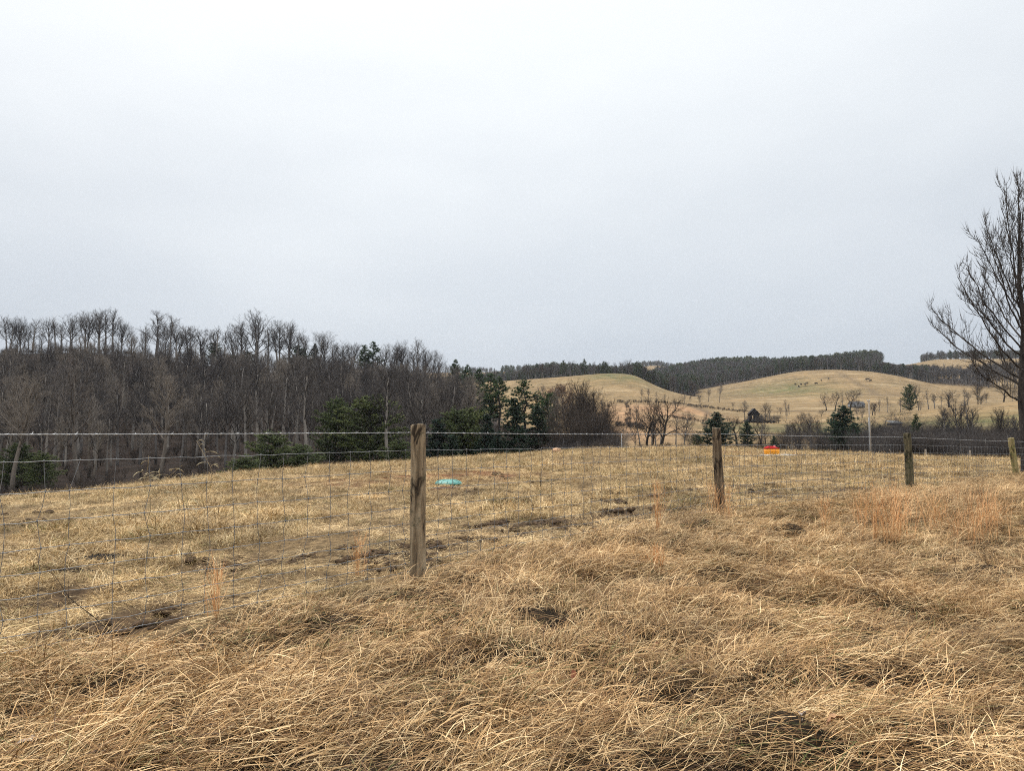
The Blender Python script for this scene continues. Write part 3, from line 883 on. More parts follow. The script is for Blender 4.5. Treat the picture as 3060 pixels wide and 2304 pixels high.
def bare_tree(seed, style, H=16.0, twig=1.0):
    """returns trunk mesh data, crown mesh data as Geo; height about H"""
    q = np.random.default_rng(seed)
    trunk, crown = Geo(), Geo()
    st = {
        #        trunk fraction, limb start, limbs, limb len, limb angle, tropism, wobble, branch n, twig n
        'round': (.76, .24, 16, .44, (.50, 1.10), .080, .12, 8, 7),
        'tall':  (.90, .36, 19, .31, (.55, 1.10), .085, .10, 7, 7),
        'slim':  (.96, .42, 15, .22, (.50, 1.05), .085, .08, 5, 6),
        'field': (.55, .22, 10, .50, (.6, 1.15), .05, .20, 8, 7),
        'shrub': (.35, .05, 16, .80, (.25, .95), .03, .14, 8, 7),
    }[style]
    tf, ls, nl, ll, (a0, a1), trop, wob, nb, ntw = st
    R0 = H * (.017 if style != 'shrub' else .010) * (1.35 if style == 'field' else 1)
    n = 9
    p = np.zeros(3); d = nrm(np.array([q.normal(0, .05), q.normal(0, .05), 1]))
    pts = [p - np.array([0, 0, H * .06])]
    for i in range(n):
        d = nrm(d + q.normal(0, wob * .5, 3) + np.array([0, 0, .15]))
        p = p + d * H * tf / n
        pts.append(p)
    pts = np.array(pts); rad = R0 * np.linspace(1.25, .28, len(pts)) ** 1.0
    trunk.tube(pts, rad, 7)
    T0, T1, TR = [], [], []

    def along(pts, t):
        f = t * (len(pts) - 1); i = min(int(f), len(pts) - 2); w = f - i
        return pts[i] * (1 - w) + pts[i + 1] * w, nrm(pts[i + 1] - pts[i])

    def limb(p, d, L, r, n, wob, trop):
        pts = [p]
        for i in range(n):
            d = nrm(d + q.normal(0, wob, 3) + np.array([0, 0, trop]))
            p = p + d * L / n; pts.append(p)
        return np.array(pts)

    ga = q.uniform(0, 6)
    for i in range(nl):
        t = ls + (1 - ls) * (i + q.uniform(0, 1)) / nl
        pos, dd = along(pts, .08 + .92 * t)
        ga += 2.4 + q.normal(0, .4)
        an = q.uniform(a0, a1) * (1.15 - .45 * t)
        L = H * ll * (1.15 - .60 * (t - ls) / (1 - ls)) * q.uniform(.75, 1.15)
        lp = limb(pos, turn(np.array([0, 0, 1.0]), an, ga), L, 0, 6, wob, trop * 1.5)
        r1 = R0 * (.50 - .22 * t)
        crown.tube(lp, np.linspace(r1, r1 * .25, 7), 5, False)
        for j in range(nb):
            tb = .22 + .78 * (j + q.uniform(0, 1)) / nb
            bp, bd = along(lp, tb)
            Lb = L * .48 * (1.2 - .6 * tb) * q.uniform(.7, 1.2)
            bpt = limb(bp, turn(bd, q.uniform(.45, .95), q.uniform(0, 2 * PI)), Lb, 0, 3, wob * 1.3, trop)
            r2 = max(r1 * .42 * (1.1 - .5 * tb), .018 * H / 16)
            crown.tube(bpt, np.linspace(r2, r2 * .4, 4), 3, False)
            for m in range(ntw):
                tt = .15 + .85 * (m + q.uniform(0, 1)) / ntw
                tp, td = along(bpt, tt)
                d3 = turn(td, q.uniform(.3, .9), q.uniform(0, 2 * PI)); d3 = nrm(d3 + np.array([0, 0, .10]))
                Lt = Lb * .52 * q.uniform(.6, 1.2) * (1.2 - .5 * tt)
                e = tp + d3 * Lt
                T0.append(tp); T1.append(e); TR.append(max(r2 * .45, .014 * H / 16))
                for s_ in range(3):
                    f = q.uniform(.25, .95); b0 = tp + (e - tp) * f
                    d4 = nrm(turn(d3, q.uniform(.35, .9), q.uniform(0, 2 * PI)) + np.array([0, 0, .2]))
                    T0.append(b0); T1.append(b0 + d4 * Lt * q.uniform(.35, .75)); TR.append(.010 * H / 16)
    crown.cones(np.array(T0), np.array(T1), np.array(TR) * twig)
    if style == 'shrub':
        for i in range(5):
            a = q.uniform(0, 6.28); b = np.array([math.cos(a), math.sin(a), 0]) * .02 * H
            lp = limb(b, nrm(np.array([math.cos(a) * .35, math.sin(a) * .35, 1])), H * .5, 0, 5, .1, .05)
            trunk.tube(lp, np.linspace(R0, R0 * .3, 6), 5, False)
    top = max(v[:, 2].max() for v in crown.V + trunk.V)
    for g in (trunk, crown):
        g.V = [v * (H / top) for v in g.V]
    return trunk, crown


def conifer(seed, style, H=12.0):
    q = np.random.default_rng(seed)
    trunk, crown = Geo(), Geo()
    st = {  # crown start, half width/H, whorls, per whorl, droop, ragged
        'spruce': (.03, .235, 21, 9, -.25, .16),
        'pine':   (.22, .27, 14, 7, .18, .36),
        'cedar':  (.02, .27, 20, 9, .55, .25),
        'bushy':  (.02, .40, 15, 11, .42, .32),
    }[style]
    cs, hw, nw, pw, droop, rag = st
    r0 = H * .016
    pts = np.array([[q.normal(0, .004) * H * i, q.normal(0, .004) * H * i, H * (-.05 + 1.03 * i / 8)] for i in range(9)])
    trunk.tube(pts, np.linspace(r0 * 1.2, r0 * .15, 9), 6)
    P0, P1, RR, TT = [], [], [], []
    B0, B1 = [], []
    for i in range(nw):
        t = cs + (1 - cs) * (i + .5) / nw
        u = (t - cs) / (1 - cs)
        if style == 'spruce':
            prof = (1 - u) ** .85 + .03
        elif style == 'cedar':
            prof = (1 - u ** 1.7) * (.55 + .45 * min(1, u * 6)) + .04
        elif style == 'bushy':
            prof = math.sqrt(max(0, 1 - u ** 2)) * (.75 + .25 * min(1, u * 4)) + .03
        else:
            prof = (1 - u ** 1.5) * (.6 + .4 * math.sin(min(u * 3, 1.57))) + .07
        for j in range(pw):
            a = q.uniform(0, 2 * PI)
            L = H * hw * prof * q.uniform(1 - rag * 1.4, 1 + rag)
            if L < H * .01:
                continue
            z = H * t + q.normal(0, H * .012)
            dv = nrm(np.array([math.cos(a), math.sin(a), droop + q.normal(0, .12)]))
            b = np.array([0, 0, z])
            e = b + dv * L + np.array([0, 0, (-.12 if style == 'spruce' else .06) * L])
            B0.append(b); B1.append(e)
            nc = max(3, int({'spruce': 16, 'pine': 17, 'cedar': 18, 'bushy': 26}[style] * L / (H * hw)))
            for m in range(nc):
                f = 1 - q.uniform(0, 1) ** 1.5 * .85
                if style == 'pine':
                    f = 1 - q.uniform(0, 1) * .62
                c = b + (e - b) * f + q.normal(0, .018 * H, 3) * (1.0, 1.0, .6)
                for s_ in range(8):
                    dd = nrm(dv * .9 + q.normal(0, .55, 3) + np.array([0, 0, .25 if style != 'spruce' else -.02]))
                    ln = H * q.uniform(.018, .042)
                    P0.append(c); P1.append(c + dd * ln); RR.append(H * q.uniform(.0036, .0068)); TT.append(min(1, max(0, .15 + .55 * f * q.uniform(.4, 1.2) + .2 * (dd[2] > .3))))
    for s_ in range(30):
        P0.append(np.array([0, 0, H * q.uniform(.9, .985)])); P1.append(P0[-1] + nrm(q.normal(0, .5, 3) + np.array([0, 0, .7])) * H * .03); RR.append(H * .005); TT.append(.7)
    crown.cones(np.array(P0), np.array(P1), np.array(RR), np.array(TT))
    trunk.cones(np.array(B0), np.array(B1), r0 * .28)
    return trunk, crown


PROTO = {}


def add_proto(key, tc, tm, cm, H):
    t, c = tc
    PROTO.setdefault(key, []).append((t.mesh('trunk', tm), c.mesh('crown', cm), H))


for i in range(4): add_proto('round', bare_tree(500 + i, 'round', twig=.75), M['bark_wood'], M['twig_wood'], 16)
for i in range(5): add_proto('tall', bare_tree(520 + i, 'tall', twig=.75), M['bark_wood'], M['twig_wood'], 16)
for i in range(3): add_proto('slim', bare_tree(530 + i, 'slim', twig=.75), M['bark_wood'], M['twig_wood'], 16)
for i in range(3): add_proto('field', bare_tree(540 + i, 'field', twig=1.1), M['bark_dark'], M['twig_dark'], 16)
for i in range(2): add_proto('dark', bare_tree(550 + i, 'round', twig=1.6), M['bark_dark'], M['twig_dark'], 16)
for i in range(3): add_proto('thicket', bare_tree(555 + i, 'shrub', twig=2.2), M['bark_dark'], M['twig_dark'], 16)
for i in range(2): add_proto('pale', bare_tree(560 + i, 'tall'), M['twig_pale'], M['twig_pale'], 16)
for i in range(2): add_proto('rust', bare_tree(565 + i, 'round', twig=2.6), M['bark_wood'], M['twig_rust'], 16)
for i in range(2): add_proto('shrub', bare_tree(570 + i, 'shrub', twig=1.3), M['bark_dark'], M['twig_dark'], 16)
for i in range(3): add_proto('scrub', bare_tree(574 + i, 'shrub', twig=1.2), M['bark_wood'], M['twig_wood'], 16)
for i in range(3): add_proto('spruce', conifer(580 + i, 'spruce'), M['bark_dark'], M['spruce'], 12)
for i in range(3): add_proto('pine', conifer(590 + i, 'pine'), M['bark_dark'], M['pine'], 12)
for i in range(2): add_proto('cedar', conifer(600 + i, 'cedar'), M['bark_dark'], M['spruce'], 12)
for i in range(2): add_proto('darkbush', conifer(620 + i, 'bushy'), M['bark_dark'], M['pine'], 12)
for i in range(2): add_proto('bushy', conifer(610 + i, 'bushy'), M['bark_dark'], M['green_pine'], 12)
NAMES = {'scrub': 'bare_shrub', 'round': 'bare_tree', 'tall': 'bare_tree', 'slim': 'bare_tree', 'field': 'bare_tree', 'dark': 'bare_tree', 'pale': 'bare_tree', 'rust': 'bare_tree', 'shrub': 'bare_shrub',
         'spruce': 'spruce_tree', 'pine': 'pine_tree', 'cedar': 'cedar_tree', 'bushy': 'pine_tree', 'darkbush': 'pine_tree', 'thicket': 'bare_tree'}


def tree(key, loc, height, label, group=None, wide=1.0, var=None, rz=None):
    lst = PROTO[key]
    t, c, H = lst[int(rng.integers(len(lst))) if var is None else var % len(lst)]
    s = height / H
    cat = 'shrub' if key in ('shrub', 'scrub') else 'tree'
    o = empty(NAMES[key], loc, label, cat, group, rng.uniform(0, 2 * PI) if rz is None else rz, (s * wide, s * wide, s))
    link('trunk', t, o); link('crown', c, o)
    return o


def tree_at(key, px, ytop, r, label, group=None, wide=1.0, var=None, rz=None):
    p = spot(px, r)
    h = height_to(px, ytop, r) - p.z
    return tree(key, p, max(h, 1.0), label, group, wide, var, rz)


# skyline of the left ridge
SKY = [(12, 936, 'tall'), (50, 940, 'round'), (88, 948, 'tall'), (132, 943, 'round'), (172, 962, 'tall'), (205, 929, 'round'), (250, 921, 'round'), (292, 918, 'round'), (332, 916, 'tall'), (360, 948, 'round'),
       (390, 986, 'slim'), (428, 966, 'slim'), (461, 924, 'tall'), (497, 938, 'tall'), (522, 962, 'round'), (560, 964, 'tall'), (600, 972, 'field'), (638, 970, 'slim'), (690, 962, 'round'), (725, 955, 'tall'), (762, 918, 'round'),
       (800, 975, 'slim'), (830, 952, 'tall'), (857, 952, 'round'), (885, 990, 'slim'), (920, 993, 'tall'), (956, 982, 'round'), (985, 1020, 'slim'), (1022, 1014, 'round'), (1048, 1016, 'tall'), (1140, 1022, 'round'), (1168, 1018, 'tall'),
       (1192, 1012, 'round'), (1234, 1004, 'tall'), (1262, 1035, 'tall'), (1288, 1040, 'round'), (1316, 1068, 'round')]
SKYLAB = {762: 'tallest wide-crowned bare tree standing alone on the skyline of the left ridge',
          600: 'crooked open-forked bare tree on the left ridge skyline',
          1234: 'tall oval-crowned bare tree at the right end of the ridge skyline'}
for px0 in range(-20, 1330, 34):
    near_ = min(SKY[:37], key=lambda t_: abs(t_[0] - px0))
    SKY.append((px0 + rng.uniform(-9, 9), near_[1] + rng.uniform(2, 50), ['tall', 'round', 'slim'][int(rng.integers(3))]))
for px, yt, kd in SKY:
    tree_at(kd, px + rng.uniform(-3, 3), yt, rng.uniform(278, 292), SKYLAB.get(px, 'leafless grey tree on the crest of the left ridge, crown against the sky'),
            None if px in SKYLAB else 'leafless trees along the ridge skyline', wide={'tall': 1.2, 'slim': 1.3, 'round': 1.1}.get(kd, 1.1) * rng.uniform(.85, 1.2))

# the wood on the slope below
cnt = 0
tries = 0
placed = []
while cnt < 185 and tries < 6000:
    tries += 1
    px = rng.uniform(-120, 1420); r = rng.uniform(108, 284)
    if px > 1230 and r > 255 - (px - 1230) * .25:
        continue
    p = spot(px, r)
    if any((p.x - a) ** 2 + (p.y - b) ** 2 < 4.6 ** 2 for a, b in placed):
        continue
    placed.append((p.x, p.y))
    h = rng.uniform(10, 17) * (1 - .55 * float(sstep(205, 275, r)))
    kd = rng.choice(['tall', 'tall', 'slim', 'round', 'pale', 'pale'])
    tree(kd, p, h, 'leafless grey-brown tree among many alike in the wood on the left hillside', 'bare trees of the hillside wood')
    cnt += 1

# conifers of the left side
CON = [
    ('bushy', 1108, 1193, 112, 'large bushy bright green pine behind the first fence post', 1.3, 0),
    ('bushy', 1008, 1200, 116, 'dull olive pine leaning against the left of the large bushy green pine', .9, 1),
    ('bushy', 815, 1298, 100, 'broad low green pine at the foot of the wood, left of the bushy pines', 1.25, 1),
    ('bushy', 905, 1335, 98, 'low dark green pine bush left beneath the large bushy pine', 1.3, 0),
    ('bushy', 735, 1372, 92, 'smallest low green pine bush peeking over the pasture crest', 1.5, 1),
    ('bushy', 1190, 1320, 100, 'low green pine just left of the nearest fence post', 1.2, 0),
    ('spruce', 1310, 1252, 104, 'dark spruce right beside the nearest fence post', 1.6, 0),
    ('bushy', 1368, 1232, 106, 'round topped blue green pine in the dark evergreen row', 1.05, 1),
    ('bushy', 1402, 1227, 108, 'yellowish topped round pine in the dark evergreen row', 1.0, 0),
    ('spruce', 1455, 1238, 103, 'short pointed spruce left of the tall yellow-green spruce', 1.3, 1),
    ('spruce', 1535, 1193, 104, 'tall narrow yellow-green spruce, tallest of the evergreen row', 1.3, 2),
    ('spruce', 1605, 1212, 108, 'dark conical spruce at the right end of the evergreen row', 1.55, 0),
    ('spruce', 1490, 1290, 96, 'dark low spruce filling the gap in the evergreen row', 1.5, 2),
    ('spruce', 1350, 1300, 95, 'lowest dark spruce in front of the evergreen row', 1.7, 1),
    ('pine', 1568, 1136, 178, 'dark pine with a broad pointed crown standing over the evergreen row', 1.45, 0),
    ('pine', 1396, 1094, 205, 'left tallest pine of the pine clump at the end of the wooded ridge', 1.0, 1),
    ('pine', 1432, 1107, 200, 'second pine from the left in the clump at the end of the ridge', 1.05, 2),
    ('pine', 1465, 1117, 195, 'third pine in the clump at the end of the ridge', 1.0, 0),
    ('pine', 1492, 1128, 192, 'rightmost pine of the clump at the end of the ridge, with level branches', 1.2, 1),
    ('pine', 1360, 1078, 230, 'single pine on the ridge end just above the pine clump', .9, 2),
    ('pine', 1087, 1031, 282, 'left of the two dark pines on the ridge skyline', 1.1, 0),
    ('pine', 1113, 1022, 284, 'right of the two dark pines on the ridge skyline', 1.1, 1),
    ('darkbush', 889, 1036, 288, 'dark rounded evergreen between bare trees on the ridge', .95, 1),
    ('cedar', 938, 1028, 288, 'narrow dark evergreen on the ridge right of the rounded one', .8, 0),
    ('darkbush', 633, 1027, 289, 'dark dome shaped evergreen on the left ridge', .95, 0),
    ('darkbush', 735, 1052, 288, 'low wide evergreen under the tallest ridge tree', 1.5, 1),
    ('darkbush', 690, 1062, 286, 'low dark evergreen bush just right of the dome shaped evergreen', 1.5, 0),
    ('cedar', 990, 1098, 285, 'small dark evergreen below the ridge bare trees', 1.2, 1),
    ('bushy', 60, 1330, 112, 'deep green evergreen in the wood at the left edge', 1.1, 1),
    ('bushy', 130, 1360, 106, 'dim green evergreen low in the wood behind the wire mesh', 1.2, 0),
    ('darkbush', 1640, 1180, 160, 'dark ivy covered evergreen left of the large grey thicket', .7, 1),
]
for kd, px, yt, r, lab, wd, v in CON:
    tree_at(kd, px, yt, r, lab, None, wd, v)

# dark bare thicket in the middle
for px, yt, r, kd, lab, wd in [
    (1735, 1126, 118, 'dark', 'tallest dark bare tree of the thicket at the end of the wood', .8),
    (1700, 1160, 114, 'dark', 'dark bare tree on the left side of the thicket', .9),
    (1772, 1150, 116, 'dark', 'dense dark bare tree right of the thicket top', .9),
    (1808, 1186, 112, 'dark', 'rightmost dark bare tree of the thicket beside the bare tan strip', .8),
    (1720, 1150, 120, 'thicket', 'dense twiggy tree filling the middle of the thicket', .75),
    (1755, 1160, 121, 'thicket', 'dense twiggy tree right of the middle of the thicket', .75),
    (1790, 1178, 118, 'thicket', 'dense twiggy tree at the sloping right side of the thicket', .75),
    (1685, 1190, 112, 'thicket', 'dense twiggy tree at the left side of the thicket', .8),
    (1815, 1215, 108, 'thicket', 'twiggy tree low on the right flank of the thicket', .8),
    (1745, 1200, 104, 'thicket', 'twiggy grey shrubby tree in front of the thicket', .9),
    (1780, 1215, 103, 'thicket', 'twiggy grey shrubby tree front right of the thicket', .9),
    (1690, 1230, 104, 'shrub', 'twiggy grey shrub at the left foot of the thicket', .9),
    (1828, 1255, 103, 'shrub', 'small twiggy shrub at the right foot of the thicket', .8),
    (1640, 1240, 108, 'thicket', 'twiggy shrub between the spruces and the thicket', .9),
    (1700, 1178, 122, 'thicket', 'dense twiggy tree at the back left of the thicket', .9),
    (1738, 1142, 124, 'thicket', 'dense twiggy tree at the back top of the thicket', .85),
    (1770, 1175, 108, 'thicket', 'twiggy tree in the front middle of the thicket', 1.0),
    (1800, 1205, 114, 'thicket', 'twiggy tree behind the right flank of the thicket', 1.0),
    (1662, 1150, 150, 'pale', 'bare tree with pale forked trunk left of the thicket', .9),
    (1690, 1140, 260, 'rust', 'bare tree with russet leaves behind the thicket', 1.1),
    (1655, 1150, 262, 'rust', 'left russet leaved tree behind the thicket', 1.1),
    (1625, 1142, 265, 'pale', 'pale bare tree left of the russet leaved trees', 1.1),
]:
    tree_at(kd, px, yt, r, lab, None, wd)

# trees scattered over the valley and hills on the right
for px, yt, r, kd, lab, wd in [
    (1932, 1172, 122, 'field', 'many stemmed dark bare tree left of the second fence post', 0.81),
    (1975, 1172, 124, 'field', 'broad bare tree with a leaning limb next to the many stemmed one', 0.94),
    (1912, 1200, 126, 'tall', 'slender dark bare tree at the left of the twin bare trees', 0.98),
    (2044, 1222, 130, 'round', 'small V-forked bare tree between the twin bare trees and the cedar', 1.10),
    (2115, 1228, 128, 'pale', 'pale slender bare tree just left of the cedar', 0.91),
    (2290, 1262, 122, 'pale', 'pale leaning bare tree behind the orange waterer', 1.25),
    (2278, 1275, 120, 'shrub', 'pale brush shrub left behind the orange waterer', 1.17),
    (2378, 1248, 124, 'field', 'dark crooked bare tree right of the orange waterer', 0.78),
    (2424, 1240, 126, 'field', 'dark Y-forked bare tree further right of the orange waterer', 0.81),
    (2350, 1262, 128, 'pale', 'thin pale sapling between waterer and crooked tree', 0.78),
    (2585, 1262, 124, 'shrub', 'dark tangled bare shrub left of the utility pole', 1.10),
    (2655, 1300, 112, 'shrub', 'low bare shrub right of the utility pole', 1.25),
    (2770, 1245, 122, 'shrub', 'tangled bare shrub behind the third fence post', 1.17),
    (2815, 1208, 120, 'tall', 'grey trunked bare tree right of the third fence post', 1.25),
    (2860, 1262, 118, 'shrub', 'brown bare shrub between the grey trunked tree and the fourth post', 1.17),
    (2905, 1205, 135, 'tall', 'tall thin bare tree halfway between the third and fourth posts', 1.17),
    (2875, 1240, 130, 'field', 'dark bent bare tree left of the tall thin one', 0.78),
    (2985, 1212, 122, 'dark', 'dark bare tree left of the large foreground tree', 0.78),
    (3020, 1235, 116, 'shrub', 'dark brush shrub at the foot of the large foreground tree', 1.17),
    (2950, 1275, 112, 'shrub', 'low dark brush shrub left of the fourth fence post', 1.25),
    (2740, 1290, 108, 'shrub', 'low bramble shrub behind the third fence post', 1.25),
    (2900, 1300, 105, 'shrub', 'low dark bramble shrub behind the wire between the last posts', 1.25),
    (2225, 1195, 338, 'pale', 'pale bare tree on the left side of the ruined house', 1.10),
    (2285, 1196, 338, 'field', 'dark bare tree on the right side of the ruined house', 0.78),
    (2300, 1212, 335, 'slim', 'thin bare tree furthest right beside the ruined house', 1.04),
    (2470, 1168, 440, 'field', 'leaning bare oak on the left of the oak group by the grey house', 0.98),
    (2496, 1164, 440, 'field', 'second bare oak of the group by the grey house', 0.81),
    (2540, 1158, 440, 'field', 'largest spreading bare oak by the grey house', 1.10),
    (2519, 1178, 445, 'slim', 'thin bare tree between the oaks by the grey house', 1.17),
    (2566, 1190, 430, 'round', 'small bare tree in front of the grey house', 1.17),
    (2628, 1192, 425, 'round', 'small bare tree right of the grey house', 1.17),
    (2652, 1183, 420, 'slim', 'lone thin bare tree right of the grey house', 1.17),
    (2692, 1190, 345, 'pale', 'pale curved bare tree on the spur crest', 1.17),
    (2746, 1146, 350, 'round', 'tall rounded bare tree beside the dark evergreen on the spur', 0.91),
    (2776, 1160, 380, 'slim', 'small bare tree on the hillside right of the tall rounded one', 1.25),
    (2794, 1172, 350, 'tall', 'upright bare tree on the spur crest', 1.17),
    (2814, 1180, 352, 'slim', 'thin dark bare tree next to the upright one on the spur', 1.17),
    (2840, 1168, 355, 'round', 'bushy bare tree furthest right in the spur group', 1.04),
    (2925, 1140, 480, 'dark', 'dark bare tree behind the spur under the large tree branches', 1.04),
    (1918, 1160, 415, 'tall', 'dark hedge tree at the left end of the hedge on the left hill', 0.91),
    (1938, 1158, 415, 'tall', 'second tree of the hedge on the left hill', 0.91),
    (1962, 1170, 415, 'slim', 'third slim tree of the hedge on the left hill', 1.17),
    (1988, 1176, 415, 'tall', 'fourth tree of the hedge on the left hill', 1.04),
    (2046, 1172, 418, 'slim', 'fifth slim tree of the hedge on the left hill', 1.17),
    (2062, 1180, 420, 'tall', 'sixth tree of the hedge on the left hill', 1.04),
    (2092, 1176, 430, 'round', 'bushy last tree of the hedge where the left hill ends', 1.04),
    (2118, 1160, 520, 'pale', 'pale tree at the foot of the large hill, left one of two', 1.17),
    (2150, 1145, 520, 'pale', 'pale taller tree at the foot of the large hill, right one of two', 0.98),
    (2192, 1200, 440, 'round', 'tiny round bare tree in the meadow before the large hill', 1.17),
]:
    tree_at(kd, px, yt, r, lab, None, wd)

for i in range(34):
    px_ = rng.uniform(1850, 3050)
    if 2080 < px_ < 2200 or 2450 < px_ < 2570: continue
    tree(['scrub', 'tall', 'field', 'slim', 'round'][int(rng.integers(5))], spot(px_, rng.uniform(112, 140)), rng.uniform(3.5, 6.5) + (2.0 if px_ > 2650 else 0), 'small leafless growth in the brushy valley floor beyond the pasture', 'small bare trees of the valley floor', wide=1.2)
for i in range(26):
    px_ = rng.uniform(1990, 3050)
    if 2190 < px_ < 2320: continue
    tree(['scrub', 'round', 'field', 'slim'][int(rng.integers(4))], spot(px_, rng.uniform(330, 430) if px_ < 2560 else rng.uniform(300, 345)), rng.uniform(3.5, 8), 'small leafless growth dotted along the foot of the far hills', 'small bare trees at the foot of the hills', wide=1.2)
for i in range(9):
    tree('cedar', spot(rng.uniform(2230, 3040), rng.uniform(112, 150)), rng.uniform(2.5, 4.5), 'small dark cedar in the valley brush', 'small cedars in the valley brush', wide=1.3)

for px, yt, r, kd, lab, wd, v in [
    (2141, 1234, 116, 'cedar', 'dark cedar with a pointed top behind the second fence post', 1.85, 0),
    (2243, 1313, 108, 'spruce', 'small pointed dark cedar left of the orange waterer', 1.0, 0),
    (2312, 1304, 106, 'cedar', 'small round dark cedar just behind the orange waterer', 1.2, 1),
    (2520, 1214, 116, 'cedar', 'large dark irregular pine left of the utility pole', 1.75, 1),
    (2496, 1262, 114, 'cedar', 'dark lower evergreen against the left of the large irregular pine', 1.1, 1),
    (2548, 1268, 113, 'cedar', 'dark lower evergreen against the right of the large irregular pine', 1.1, 0),
    (2737, 1238, 118, 'pine', 'thin open green pine behind the third fence post', .8, 0),
    (2720, 1152, 348, 'darkbush', 'dark round evergreen on the spur crest', .7, 1),
    (2825, 1340, 100, 'cedar', 'tiny evergreen low behind the far wire', 1.2, 1),
    (1905, 1345, 106, 'darkbush', 'low green bush at the foot of the twin bare trees', 1.6, 0),
    (2080, 1300, 122, 'bushy', 'greenish bush left of the cedar', 1.3, 1),
]:
    tree_at(kd, px, yt, r, lab, None, wd, v)


# ------------------------------------------------------------------ large pear tree at the right edge
def pear_tree():
    q = np.random.default_rng(77)
    g0, g1 = Geo(), Geo()
    base = spot(3063, 30.0)
    H = 12.6
    tp = np.array([[0, 0, -.5], [0, 0, 0], [.01, .02, 1.2], [-.02, .05, 2.4], [.02, .02, 3.4], [.06, -.05, 4.8], [.02, .05, 6.2], [.1, .1, 7.6], [.16, .06, 8.5], [.12, .12, 9.1]])
    g0.tube(tp, [.24, .18, .155, .145, .115, .085, .06, .04, .02, .010], 10)
    T0, T1, TR = [], [], []

    def finish(pts, r, lev):
        k = {1: 26, 2: 12, 3: 6}[lev]; n = len(pts) - 1
        for j in range(k):
            f = q.uniform(.12, 1) * n * .999; i = int(f); w = f - i
            pp = pts[i] * (1 - w) + pts[i + 1] * w; dd = nrm(pts[i + 1] - pts[i])
            d2 = nrm(turn(dd, q.uniform(.5, 1.2), q.uniform(0, 2 * PI)) + np.array([0, 0, .25]))
            T0.append(pp); T1.append(pp + d2 * q.uniform(.03, .13)); TR.append(.0062)
        dd = nrm(pts[-1] - pts[-2])
        T0.append(pts[-1] - dd * .05); T1.append(pts[-1] + nrm(dd + np.array([0, 0, .5])) * q.uniform(.15, .4)); TR.append(.0068)

    def branch(p, d, L, r, lev):
        n = {2: 6, 3: 4}[lev]
        pts = [p]
        for i in range(n):
            d = nrm(d + q.normal(0, .10, 3) + np.array([0, 0, .17]))
            p = p + d * L / n; pts.append(p)
        pts = np.array(pts)
        g1.tube(pts, np.linspace(r, max(r * .3, .0048), n + 1), {2: 5, 3: 4}[lev], False)
        finish(pts, r, lev)
        if lev == 2:
            for j in range(6):
                t = .15 + .8 * (j + q.uniform(0, 1)) / 6
                f = t * n * .999; i = int(f); w = f - i
                branch(pts[i] * (1 - w) + pts[i + 1] * w, turn(nrm(pts[i + 1] - pts[i]), q.uniform(.5, .95), q.uniform(0, 2 * PI)), L * .5 * (1.2 - .6 * t) * q.uniform(.7, 1.2), max(r * .45 * (1 - .5 * t), .0062), 3)

    env_h = [2.7, 3.5, 5.0, 6.8, 7.9, 9.1, 9.9]; env_r = [2.0, 2.5, 2.75, 1.95, 1.25, .55, .1]
    ga = 0.4
    NL = 21
    for i in range(NL):
        u = (i + .5) / NL
        ht = 3.5 + 6.3 * u ** .85
        ga += 2.4
        a = ga if i % 3 else PI + q.uniform(-.9, .9)
        Rr = np.interp(ht, env_h, env_r) * q.uniform(.88, 1.04)
        h0 = 2.3 + 4.3 * u ** 1.2 + q.uniform(-.15, .15)
        h0 = min(h0, ht - 1.3)
        f = np.interp(h0, tp[:, 2], np.arange(len(tp))); k = int(f); w = f - k
        p0 = tp[k] * (1 - w) + tp[min(k + 1, len(tp) - 1)] * w
        hor = np.array([math.cos(a), math.sin(a), 0])
        p2 = hor * Rr + np.array([0, 0, ht]); p1 = p0 + hor * Rr * .58 + np.array([0, 0, (ht - h0) * .42])
        n = 11
        t = np.linspace(0, 1, n)[:, None]
        pts = (1 - t) ** 2 * p0 + 2 * t * (1 - t) * p1 + t ** 2 * p2
        pts[1:] += np.cumsum(q.normal(0, .030, (n - 1, 3)), 0)
        L = np.linalg.norm(np.diff(pts, axis=0), axis=1).sum()
        r0 = (.031 + .017 * (1 - u)) * min(1, L / 4.5)
        g1.tube(pts, np.linspace(r0, .011, n), 7, False)
        finish(pts, r0, 1)
        m = 10
        for j in range(m):
            tt = .14 + .84 * (j + q.uniform(0, 1)) / m
            f = tt * (n - 1) * .999; k = int(f); w = f - k
            dd = nrm(pts[k + 1] - pts[k])
            d2 = nrm(turn(dd, q.uniform(.45, .9), q.uniform(0, 2 * PI)) + np.array([0, 0, .12]))
            branch(pts[k] * (1 - w) + pts[k + 1] * w, d2, min(2.0, L * .34) * (1.15 - .65 * tt) * q.uniform(.6, 1.2), max(r0 * .36 * (1 - .6 * tt), .0085), 2)
    g1.cones(np.array(T0), np.array(T1), np.array(TR))
    o = empty('pear_tree', base, 'large leafless dark tree with upswept limbs at the right edge of the field', 'tree')
    link('trunk', g0.mesh('trunk', M['bark_pear'], True), o)
    link('crown', g1.mesh('crown', M['bark_pear']), o)


pear_tree()


# ------------------------------------------------------------------ distant woods and undergrowth as stuff
def joined(key, i, tm=None):
    """one light mesh of a whole tree for far-off woods"""
    t, c, H = PROTO[key][i % len(PROTO[key])]
    me = bpy.data.meshes.new('wood_tree')
    import bmesh
    bm = bmesh.new()
    for k, src in enumerate((t, c)):
        n0 = len(bm.faces)
        bm.from_mesh(src)
        bm.faces.ensure_lookup_table()
        for f in bm.faces[n0:]:
            f.material_index = k
    bm.to_mesh(me); bm.free()
    me.materials.append(t.materials[0]); me.materials.append(c.materials[0])
    me.transform(Matrix.Scale(1 / H, 4))
    return me


